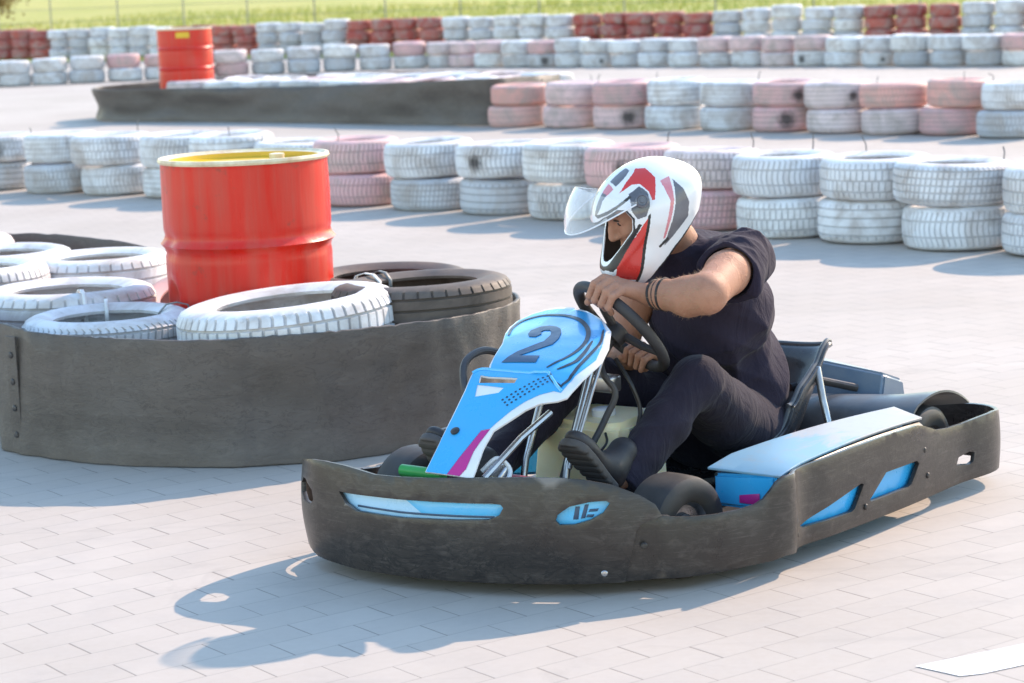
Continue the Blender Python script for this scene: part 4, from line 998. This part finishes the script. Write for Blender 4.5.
shL, elL, wrL = np.array((-.125, .205, .735)), np.array((.215, .300, .684)), np.array((.200, .108, .670))
shR, elR, wrR = np.array((-.20, -.14, .715)), np.array((-.09, -.20, .47)), np.array((.02, -.085, .455))
def hand(G, T, wrist, thumb):
    """joints of a fist closed round the rim at G with tangent T; the wrist lies to the side of it"""
    G = np.array(G); T = np.array(T); T = T / np.linalg.norm(T)
    A = wrist - G; o = A - T * (A @ T); o /= np.linalg.norm(o); b = np.cross(T, o); b = b if b[2] > 0 else -b
    fingers = []
    for i, (off, ln) in enumerate(zip((.034, .0115, -.0115, -.033), (.97, 1.06, 1.0, .86))):
        c = G + T * off * thumb
        fingers.append(([c + b * .036 * ln + o * .016, c + b * .031 * ln - o * .020 * ln, c - b * .004 - o * .0335 * ln, c - b * .0285 - o * .012], [.0118, .0102, .0094, .0082]))
    th = [G + o * .062 + b * .006 + T * .030 * thumb, G + o * .030 - b * .010 + T * .054 * thumb, G - b * .026 - o * .004 + T * .050 * thumb, G - b * .030 - o * .028 + T * .040 * thumb]
    palm = [(G + b * .030 + o * .020 + T * .026 * thumb, wrist, .0165, .022), (G + b * .030 + o * .020 - T * .026 * thumb, wrist, .0155, .021), (G + b * .028 + o * .022, wrist, .017, .023)]
    return fingers, (th, [.0165, .0125, .0108, .0092]), palm
GL = rim_pt(56); TL = rim_pt(58) - rim_pt(54)
GR_ = rim_pt(226); TR = rim_pt(228) - rim_pt(224)
HL = hand(GL, TL if TL.y < 0 else -TL, wrL, 1); HRh = hand(GR_, TR, wrR, 1)
def body(P):
    d = chain(P, [(-.35, 0, .21), (-.35, 0, .38), (-.25, 0, .58), (-.13, 0, .71)], [.115, .10, .105, .07], .05)
    d = smin(d, rcone(P, (-.19, -.11, .70), (-.145, .14, .72), .06, .06), .05)
    d = smin(d, chain(P, [(-.12, 0, .70), (-.075, .012, .775), hl((-.035, 0, -.04))], [.062, .058, .055], .02), .03)
    for s, kn, an, toe in ((1, (.110, .18, .420), (.405, .140, .225), (.515, .13, .280)), (-1, (.16, -.17, .43), (.62, -.15, .25), (.74, -.15, .33))):
        d = smin(d, chain(P, [(-.33, .095 * s, .20), (-.1, .13 * s, .29), kn], [.080, .066, .040], .03), .04)
        d = smin(d, chain(P, [kn, tuple(np.array(kn) * .6 + np.array(an) * .4), an, toe], [.040, .040, .032, .018], .02), .02)
    # arms: flat-ish forearm, biceps
    for sh, el, wr in ((shL, elL, wrL), (shR, elR, wrR)):
        d = smin(d, chain(P, [sh, sh * .5 + el * .5 + np.array((0, 0, .004)), el], [.060, .057, .050], .02), .02)
        d = smin(d, chain(P, [el, el * .68 + wr * .32 + np.array((0, 0, -.006)), el * .25 + wr * .75, wr], [.050, .0505, .037, .029], .02), .02)
    for fs, (th, thr), pm in (HL, HRh):
        h = None
        for a, b_, ra, rb in pm:
            e = rcone(P, a, b_, ra, rb); h = e if h is None else smin(h, e, .012)
        h = smin(h, chain(P, th, thr, .006), .010)
        for pts, rs in fs: h = smin(h, chain(P, pts, rs, .004), .0035)
        d = smin(d, h, .012)
    # head
    q = (P - HCN) @ HR
    k = ell(q, (-.012, 0, .055), (.098, .076, .100))
    k = smin(k, ell(q, (.028, 0, -.012), (.064, .058, .085)), .03)                   # lower face
    k = smin(k, ell(q, (.035, 0, -.070), (.050, .040, .030)), .03)                   # chin
    k = smin(k, rcone(q, (.078, -.030, .066), (.078, .030, .066), .012, .012), .016)   # brow
    for s in (1, -1):
        k = smin(k, ell(q, (.062, .040 * s, .012), (.026, .022, .020)), .016)        # cheek
        k = smax(k, -ell(q, (.096, .031 * s, .043), (.022, .019, .012)), .010)       # eye socket
        k = smin(k, ell(q, (.071, .031 * s, .043), (.0150, .017, .0145)), .004)      # lids
        k = smin(k, ell(q, (-.004, .078 * s, .02), (.018, .010, .03)), .01)          # ear
    k = smin(k, chain(q, [(.084, 0, .056), (.098, 0, .026), (.106, 0, .008)], [.0095, .011, .0135], .008), .010)
    for s in (1, -1): k = smin(k, ell(q, (.094, .012 * s, .004), (.012, .009, .008)), .006)
    k = smin(k, rcone(q, (.088, -.014, -.030), (.088, .014, -.030), .0075, .0075), .006)
    k = smin(k, rcone(q, (.086, -.013, -.041), (.086, .013, -.041), .0085, .0085), .006)
    return smin(d, k, .02)
bd = soft('body', kf(body), np.array((-.46, -.42, .07)) - pb, np.array((.82, .40, 1.00)) - pb, .0035, SKIN, per, relax=1)
# fine hair on the forearms
co = np.empty(len(bd.data.vertices) * 3); bd.data.vertices.foreach_get('co', co); co = co.reshape(-1, 3) + pb
no = np.array([v.normal[:] for v in bd.data.vertices]); rh = random.Random(8); vs = []; fs = []
for el, wr in ((elL, wrL), (elR, wrR)):
    ax_ = wr - el; t_ = (co - el) @ ax_ / (ax_ @ ax_); dist = np.linalg.norm(co - el - np.clip(t_, 0, 1)[:, None] * ax_, axis=1)
    ids = np.nonzero((t_ > -.1) & (t_ < .9) & (dist < .07))[0]
    for _ in range(750):
        i = ids[rh.randrange(len(ids))]; p = co[i] - pb; n_ = no[i]; l = .006 + .008 * rh.random()
        d_ = n_ * .45 + ax_ / np.linalg.norm(ax_) * .7 + np.array([rh.gauss(0, .3) for _ in range(3)]); d_ /= np.linalg.norm(d_); sd = np.cross(d_, n_); sd = sd / max(1e-6, np.linalg.norm(sd)) * .00045
        k_ = len(vs); vs += [tuple(p - sd), tuple(p + sd), tuple(p + d_ * l * .6 + sd * .5), tuple(p + d_ * l)]; fs += [[k_, k_ + 1, k_ + 2], [k_, k_ + 2, k_ + 3]]
me = bpy.data.meshes.new('arm_hair'); me.from_pydata(vs, [], fs); to_obj('arm_hair', me, worn('body_hair', (.36, .21, .12), (.46, .29, .17), .5, .4, 60), per, smooth=False)
# eyes and brows
ew, t, b, L = M_('eye'); 
tc = coord(t); b.inputs['Base Color'].default_value = (.34, .29, .26, 1); b.inputs['Roughness'].default_value = .15
ir = worn('iris', (.03, .018, .012), (.05, .03, .02), .15, .3, 60)
for s in (1, -1):
    c = hl((.0735, .031 * s, .042)) - pb
    o = MB(); bm = bmesh.new(); bmesh.ops.create_uvsphere(bm, u_segments=20, v_segments=12, radius=.0128)
    bm.verts.index_update(); o.add([v.co + Vector(c) for v in bm.verts], [[v.index for v in f.verts] for f in bm.faces]); bm.free()
    ey = o.build('eye', ew, per)
    g = Vector(HR @ np.array((.86, .42, -.10))).normalized()
    MB().lathe([(.0062, .0113), (.0046, .0124), (.0005, .0130)], 16, M=Matrix.Translation(c) @ g.to_track_quat('Z', 'Y').to_matrix().to_4x4()).build('iris', ir, ey)
    MB().tube([hl(p) - pb for p in [(.0845, .017 * s, .049), (.0885, .024 * s, .0535), (.0885, .033 * s, .0545), (.0825, .043 * s, .0505)]], [.0014, .0024, .0026, .0014], 6).build('eyelash', HAIR, per)
    pts = [hl(p) - pb for p in [(.0935, .010 * s, .064), (.094, .022 * s, .0695), (.089, .035 * s, .072), (.078, .048 * s, .067)]]
    MB().tube(pts, [.0055, .0065, .006, .0035], 8).build('eyebrow', HAIR, per)

# ---- t-shirt
def folds(P, amp, sc, seed, ax):
    a = np.array(ax, float); q = P @ a
    u = P @ np.roll(a, 1); v = P @ np.roll(a, 2)
    m = np.clip(.5 + .9 * np.sin(u * sc * .21 + seed * 3) * np.sin(v * sc * .17 + seed), 0, 1)
    r1 = np.abs(np.sin(.5 * (q * sc + 2.6 * np.sin(u * sc * .23 + seed) + 1.3 * np.sin(v * sc * .31)))); r2 = np.abs(np.sin(.5 * (q * sc * 1.5 + u * sc * .6 + seed + 1.7 * np.sin(v * sc * .4))))
    return amp * m * ((r1 - .62) * 2.2 + (r2 - .62) * 1.5)
def shirt(P):
    d = chain(P, [(-.36, 0, .19), (-.365, 0, .36), (-.265, 0, .57), (-.15, 0, .69)], [.135, .130, .135, .095], .08)
    d = smin(d, rcone(P, (-.33, -.06, .33), (-.33, .06, .33), .120, .120), .06)
    d = smin(d, rcone(P, (-.24, -.06, .42), (-.20, .05, .52), .10, .10), .07)
    d = smin(d, rcone(P, (-.25, -.08, .58), (-.235, .09, .58), .110, .112), .06)
    d = smin(d, rcone(P, (-.20, -.11, .695), (-.155, .145, .715), .073, .080), .06)
    d = smin(d, rcone(P, (-.10, 0, .70), (-.075, .012, .76), .085, .074), .03)
    for sh, el in ((shL, elL), (shR, elR)):
        e = rcone(P, sh, el, .079, .090); t = (P - sh) @ (el - sh) / ((el - sh) @ (el - sh))
        e = e + folds(P, .0050, 75, 1.0, (el - sh) / np.linalg.norm(el - sh))
        e = smax(e, (t - .45) * np.linalg.norm(el - sh), .006); d = smin(d, e, .035)
    d = d + folds(P, .0095, 30, .5, (.45, .35, .82)) + folds(P, .0055, 52, 2.2, (-.3, .7, .6)) + folds(P, .006, 40, 4.0, (.75, -.2, .6))
    return d
def shirt_open(P):
    d = shirt(P)
    # hollow sleeves and neck
    for sh, el in ((shL, elL), (shR, elR)):
        n = el - sh; t = (P - sh) @ n / (n @ n); d = np.where(t > .35, smax(d, -rcone(P, sh + n * .3, el + n * .1, .0685, .066), .004), d)
    nk = np.array((-.07, .014, .79)); ax = np.array((.35, .05, .93)); ax = ax / np.linalg.norm(ax); h = (P - nk) @ ax; rad = np.linalg.norm((P - nk) - h[:, None] * ax, axis=1)
    d = smax(d, -smax(-(h + .008), rad - .105, .01), .008)
    d = smax(d, -rcone(P, (-.105, 0, .72), (-.05, .02, .83), .060, .064), .006)
    return d
soft('shirt', kf(shirt_open), np.array((-.49, -.45, .10)) - pb, np.array((.12, .42, .86)) - pb, .004, SHIRT, per, relax=1)
# neck band and sleeve hems read as thin raised rolls
n_ = elL - shL; c_ = shL + n_ * .595; ax = Vector(n_).normalized(); a1 = ax.orthogonal().normalized(); a2 = ax.cross(a1)

# ---- trousers
def trousers(P):
    d = chain(P, [(-.37, 0, .19), (-.30, 0, .22)], [.13, .13], .03)
    d = smin(d, rcone(P, (-.34, -.075, .20), (-.34, .075, .20), .128, .128), .04)
    for s, kn, an in ((1, (.110, .18, .428), (.402, .140, .198)), (-1, (.16, -.17, .43), (.63, -.15, .225))):
        kn = np.array(kn); an = np.array(an)
        e = chain(P, [(-.32, .095 * s, .205), (-.10, .13 * s, .305), kn - np.array((.03, 0, .008))], [.110, .092, .072], .03)
        e = e + folds(P, .0028, 40, s, (.35, .5, .75)) + folds(P, .0016, 75, s + 2, (.8, .1, .5))
        g = chain(P, [kn, kn * .6 + an * .4, an], [.064, .058, .054], .02) + folds(P, .0040, 58, 2 + s, (.55, .5, -.6)) + folds(P, .0035, 44, 5 + s, (.3, .9, .3))
        t = (P - kn) @ (an - kn) / ((an - kn) @ (an - kn)); g = smax(g, (t - 1.0) * np.linalg.norm(an - kn), .006)
        d = smin(d, smin(e, g, .03), .03)
    return d
soft('trousers', kf(trousers), np.array((-.50, -.30, .05)) - pb, np.array((.74, .32, .54)) - pb, .004, JEANS, per, relax=1)

# ---- shoes
SOLE = worn('sole', (.045, .04, .04), (.11, .10, .098), .7, .5, 14); UPPER = worn('shoe_upper', (.016, .014, .017), (.05, .045, .05), .6, .5, 20)
for s, heel, toe in ((1, (.435, .138, .178), (.655, .125, .378)), (-1, (.665, -.15, .175), (.845, -.15, .40))):
    h = np.array(heel); tt = np.array(toe); d_ = (tt - h); ln = np.linalg.norm(d_); d_ /= ln; sd = np.array((0, 1.0, 0)); upv = np.cross(d_, sd); upv = upv if upv[0] < 0 else -upv
    def fr(P): q = P - h; return np.stack([q @ d_, q @ sd, q @ upv], 1)
    def shoe(P):
        q = fr(P)
        e = smin(ell(q, (.05, 0, .045), (.058, .034, .044)), ell(q, (.185, 0, .026), (.080, .041, .030)), .06)
        e = smin(e, rcone(q, (.05, 0, .05), (.035, 0, .11), .038, .040), .03)
        return smax(e, -(q[:, 2] - .012), .005)
    def sole(P):
        q = fr(P); w_ = .031 + .010 * np.clip((q[:, 0] - .08) / .1, 0, 1); 
        e = np.sqrt(np.maximum(np.abs(q[:, 0] - .132) - .085, 0) ** 2 + q[:, 1] ** 2) - w_ - .004
        e = smax(e, np.abs(q[:, 2] - .004) - .012, .006)
        tr = np.maximum(0, np.sin(q[:, 0] * 210)) * np.clip((.002 - q[:, 2]) / .006, 0, 1)
        return e + tr * .003
    lo = np.minimum(h, tt) - .09 - pb; hi = np.maximum(h, tt) + .12 - pb
    sh_ = soft('shoe', kf(shoe), lo, hi, .0035, UPPER, per); soft('sole', kf(sole), lo, hi, .003, SOLE, sh_)

# ---- wrist bands
BR = worn('bracelet', (.02, .016, .016), (.05, .04, .035), .6, .4, 40)
fa_ = Vector(elL - wrL); fl_ = fa_.length; fa_.normalize(); b1 = fa_.orthogonal().normalized(); b2 = fa_.cross(b1)
for k_, (off, rr) in enumerate(((.026, .0335), (.040, .0355), (.054, .0375))):
    c = Vector(wrL) + fa_ * off - PB; tilt = .10 * (k_ - 1)
    MB().tube([c + (b1 * math.cos(a) + b2 * math.sin(a)) * (rr + .0035) + fa_ * tilt * rr * math.cos(a) for a in np.linspace(0, 2 * math.pi, 36, endpoint=False)], .0042 if k_ != 1 else .003, 8, closed=True).build('bracelet', BR, per)

# ---- helmet
HW = worn('helmet_white', (.80, .80, .82), (.6, .6, .62), .16, .25, 10, bmp=0, coat=.6); HRD = worn('helmet_red', (.62, .035, .03), (.5, .06, .05), .18, .35, 9, bmp=0, coat=.6); HG = worn('helmet_grey', (.09, .09, .11), (.2, .2, .22), .3, .6, 12, bmp=0, coat=.4); HB = worn('helmet_black', (.02, .02, .022), (.05, .045, .04), .45, .4, 20)
HRS = worn('helmet_rose', (.60, .16, .2), (.7, .4, .42), .2, .5, 12, bmp=0, coat=.6); HP = worn('helmet_padding', (.05, .035, .03), (.08, .06, .05), .95, .4, 30)
Ael = ((-.012, 0, .028), (.158, .126, .127)); Bel = ((.035, 0, -.07), (.142, .108, .095))
PORT = [(.30,.030),(.160,.056),(.115,.080),(.080,.088),(.066,.078),(.062,.055),(.076,.026),(.098,.010),(.165,-.042),(.30,-.118)]
def pdist(q, poly):
    d = np.full(len(q), 1e9); ins = np.zeros(len(q), bool); n = len(poly)
    for i in range(n):
        a = np.array(poly[i]); b = np.array(poly[i - 1]); e = b - a; w_ = q - a; t = np.clip((w_ @ e) / (e @ e), 0, 1)
        d = np.minimum(d, np.linalg.norm(w_ - t[:, None] * e, axis=1))
        c = ((a[1] > q[:, 1]) != (b[1] > q[:, 1])); xx = (b[0] - a[0]) * (q[:, 1] - a[1]) / ((b[1] - a[1]) if b[1] != a[1] else 1e-9) + a[0]; ins ^= c & (q[:, 0] < xx)
    return np.where(ins, -d, d)
def hshell(q):
    o = smin(ell(q, *Ael), ell(q, *Bel), .035)
    # sculpted ridges: a chin vent, a crease along the cheek and a rear spoiler
    o = o - .004 * np.exp(-((q[:, 2] - (-.02 - .55 * (q[:, 0] - .1))) / .012) ** 2) * np.clip((q[:, 0] - .02) / .08, 0, 1)
    o = smin(o, ell(q, (-.115, 0, .035), (.052, .09, .03)), .05)
    return o
def helmet(P):
    q = (P - HCN) @ HR
    o = hshell(q); inn = smin(ell(q, (-.012, 0, .028), (.145, .113, .114)), ell(q, (.035, 0, -.07), (.124, .093, .12)), .03)
    d = smax(o, -inn, .006)
    pq = np.stack([q[:, 0], q[:, 2]], 1)
    d = smax(d, -(pdist(pq, PORT)), .005)
    # lower rim runs from the chin up to the nape
    L_ = q[:, 2] - np.interp(q[:, 0], [-.16, -.105, .0, .06, .13, .2], [-.045, -.05, -.080, -.105, -.145, -.165])
    return smax(d, -L_, .006)
REDUP = [(.068,.118),(.021,.138),(-.028,.150),(-.050,.140),(-.053,.112),(-.014,.069),(-.003,.071),(-.010,.095),(-.004,.118),(.012,.125),(.043,.122)]
REDLOW = [(.022,.042),(.044,.012),(.100,-.072),(.126,-.103),(.168,-.080),(.148,-.036),(.086,.004),(.046,.031)]
PIV = [(.034,.113),(.000,.117),(-.010,.098),(.006,.066),(.030,.046),(.052,.050),(.054,.074)]
VENT = [(.078,.150),(.075,.128),(.093,.118),(.122,.092),(.128,.098),(.10,.140)]
STRIP = [(.042,.152),(-.016,.168),(-.012,.150),(.045,.137)]
PINK = [(.073,.137),(.047,.148),(.054,.134),(.084,.124)]
BACK = [(-.088,.085),(-.098,.050),(-.095,.012),(-.075,-.024),(-.004,-.046),(.024,-.054),(-.026,-.004),(-.060,.035)]  # grey graphic, with the shaded back of the shell painted into it
REDBACK = [(-.055,.10),(-.085,.095),(-.058,.040),(-.026,.004),(.010,-.035),(.018,-.035),(-.018,.010),(-.048,.045)]
BLK1 = [(.125,.092),(.034,.110),(.034,.104),(.125,.085)]
BLK2 = [(.056,.038),(.050,.032),(.165,-.058),(.176,-.050)]
BLK3 = [(.037,-.046),(.004,-.036),(.003,-.045),(.036,-.052)]
OUT1 = [(.016,.046),(.024,.046),(.048,.012),(.112,-.085),(.134,-.112),(.126,-.115),(.102,-.084),(.040,.010)]
def hpaint(C):
    q = (C + pb - HCN) @ HR; m = np.zeros(len(C), int); pq = np.stack([q[:, 0], q[:, 2]], 1); side = np.abs(q[:, 1]) > .012
    for poly, i in ((BACK, 3), (REDBACK, 4), (REDUP, 1), (REDLOW, 1), (PINK, 4), (VENT, 3), (STRIP, 3), (PIV, 3), (BLK1, 2), (BLK2, 2), (BLK3, 2), (OUT1, 2)): m[(pdist(pq, poly) < 0) & side] = i
    m[np.abs(pdist(pq, REDUP)) < .0022] = 0
    pd_ = pdist(pq, PORT); hs_ = hshell(q); m[(pd_ < .0042) & (q[:, 0] > .05) & (hs_ > -.0035)] = 2
    m[(hs_ < -.0035) & (hs_ >= -.009)] = 0; m[hs_ < -.009] = 5
    L_ = q[:, 2] - np.interp(q[:, 0], [-.16, -.105, .0, .06, .13, .2], [-.045, -.05, -.080, -.105, -.145, -.165]); m[(L_ < .007) & (m != 5)] = 2
    return m
hm = soft('helmet', kf(helmet), HCN - .22 - pb, HCN + .22 - pb, .0022, [HW, HRD, HB, HG, HRS, HP], per, assign=hpaint, relax=2)
for s in (1, -1):
    p = hl((.020, .1225 * s, .090)); d_ = Vector(HR @ np.array((.05, 1.0 * s, .35))).normalized()
    MB().lathe([(.019, -.012), (.019, .002), (.014, .004), (.012, .0015), (.007, .0015), (.006, .004), (.0005, .004)], 24, M=Matrix.Translation(Vector(p) - PB) @ d_.to_track_quat('Z', 'Y').to_matrix().to_4x4()).build('visor_pivot', HG, hm)
vm_, t, b, L = M_('visor_clear')
b.inputs['Base Color'].default_value = (.9, .93, .96, 1); b.inputs['Roughness'].default_value = .08; b.inputs['Coat Weight'].default_value = .5
tr = t.nodes.new('ShaderNodeBsdfTransparent'); mx = t.nodes.new('ShaderNodeMixShader'); lw = t.nodes.new('ShaderNodeLayerWeight'); lw.inputs[0].default_value = .35
L.new(math_(t, 'MULTIPLY_ADD', lw.outputs['Facing'], .55, .10), mx.inputs[0]); L.new(tr.outputs[0], mx.inputs[1]); L.new(b.outputs[0], mx.inputs[2]); L.new(mx.outputs[0], t.nodes['Material Output'].inputs['Surface'])
pv_ = np.array((.022, 0, .090)); lo_t = np.array((.212, 0, .086)); up_t = np.array((.125, 0, .178)); vs = []; fs = []; NA, NH = 41, 9
for j in range(NH):
    h_ = j / (NH - 1)
    for i in range(NA):
        a = R(-84 + 168 * i / (NA - 1)); tip = lo_t * (1 - h_) + up_t * h_; bul = 1 + .10 * math.sin(math.pi * h_)
        sq = abs(math.sin(a)) ** 1.0; x = pv_ + (tip - pv_) * math.cos(a) * bul + np.array((0, .131, 0)) * math.sin(a) * (1 if h_ < .8 else 1)
        # the band narrows towards its pivots
        nar = (math.cos(a)) ** .5; mid = pv_ + ((lo_t + up_t) / 2 - pv_) * math.cos(a) * 1.1 + np.array((0, .131, 0)) * math.sin(a)
        vs.append(hl(mid + (x - mid) * (.35 + .65 * nar)) - pb)
for j in range(NH - 1):
    for i in range(NA - 1): fs.append([j * NA + i, j * NA + i + 1, (j + 1) * NA + i + 1, (j + 1) * NA + i])
me = bpy.data.meshes.new('visor'); me.from_pydata([tuple(v) for v in vs], [], fs); vo = to_obj('visor', me, vm_, hm)
s = vo.modifiers.new('s', 'SOLIDIFY'); s.thickness = .0022; baked(vo); autosmooth(vo, 50)
edge = [Vector(vs[i]) for i in range(NA)]
MB().tube(edge, .0022, 6).build('visor_lip', HW, vo)
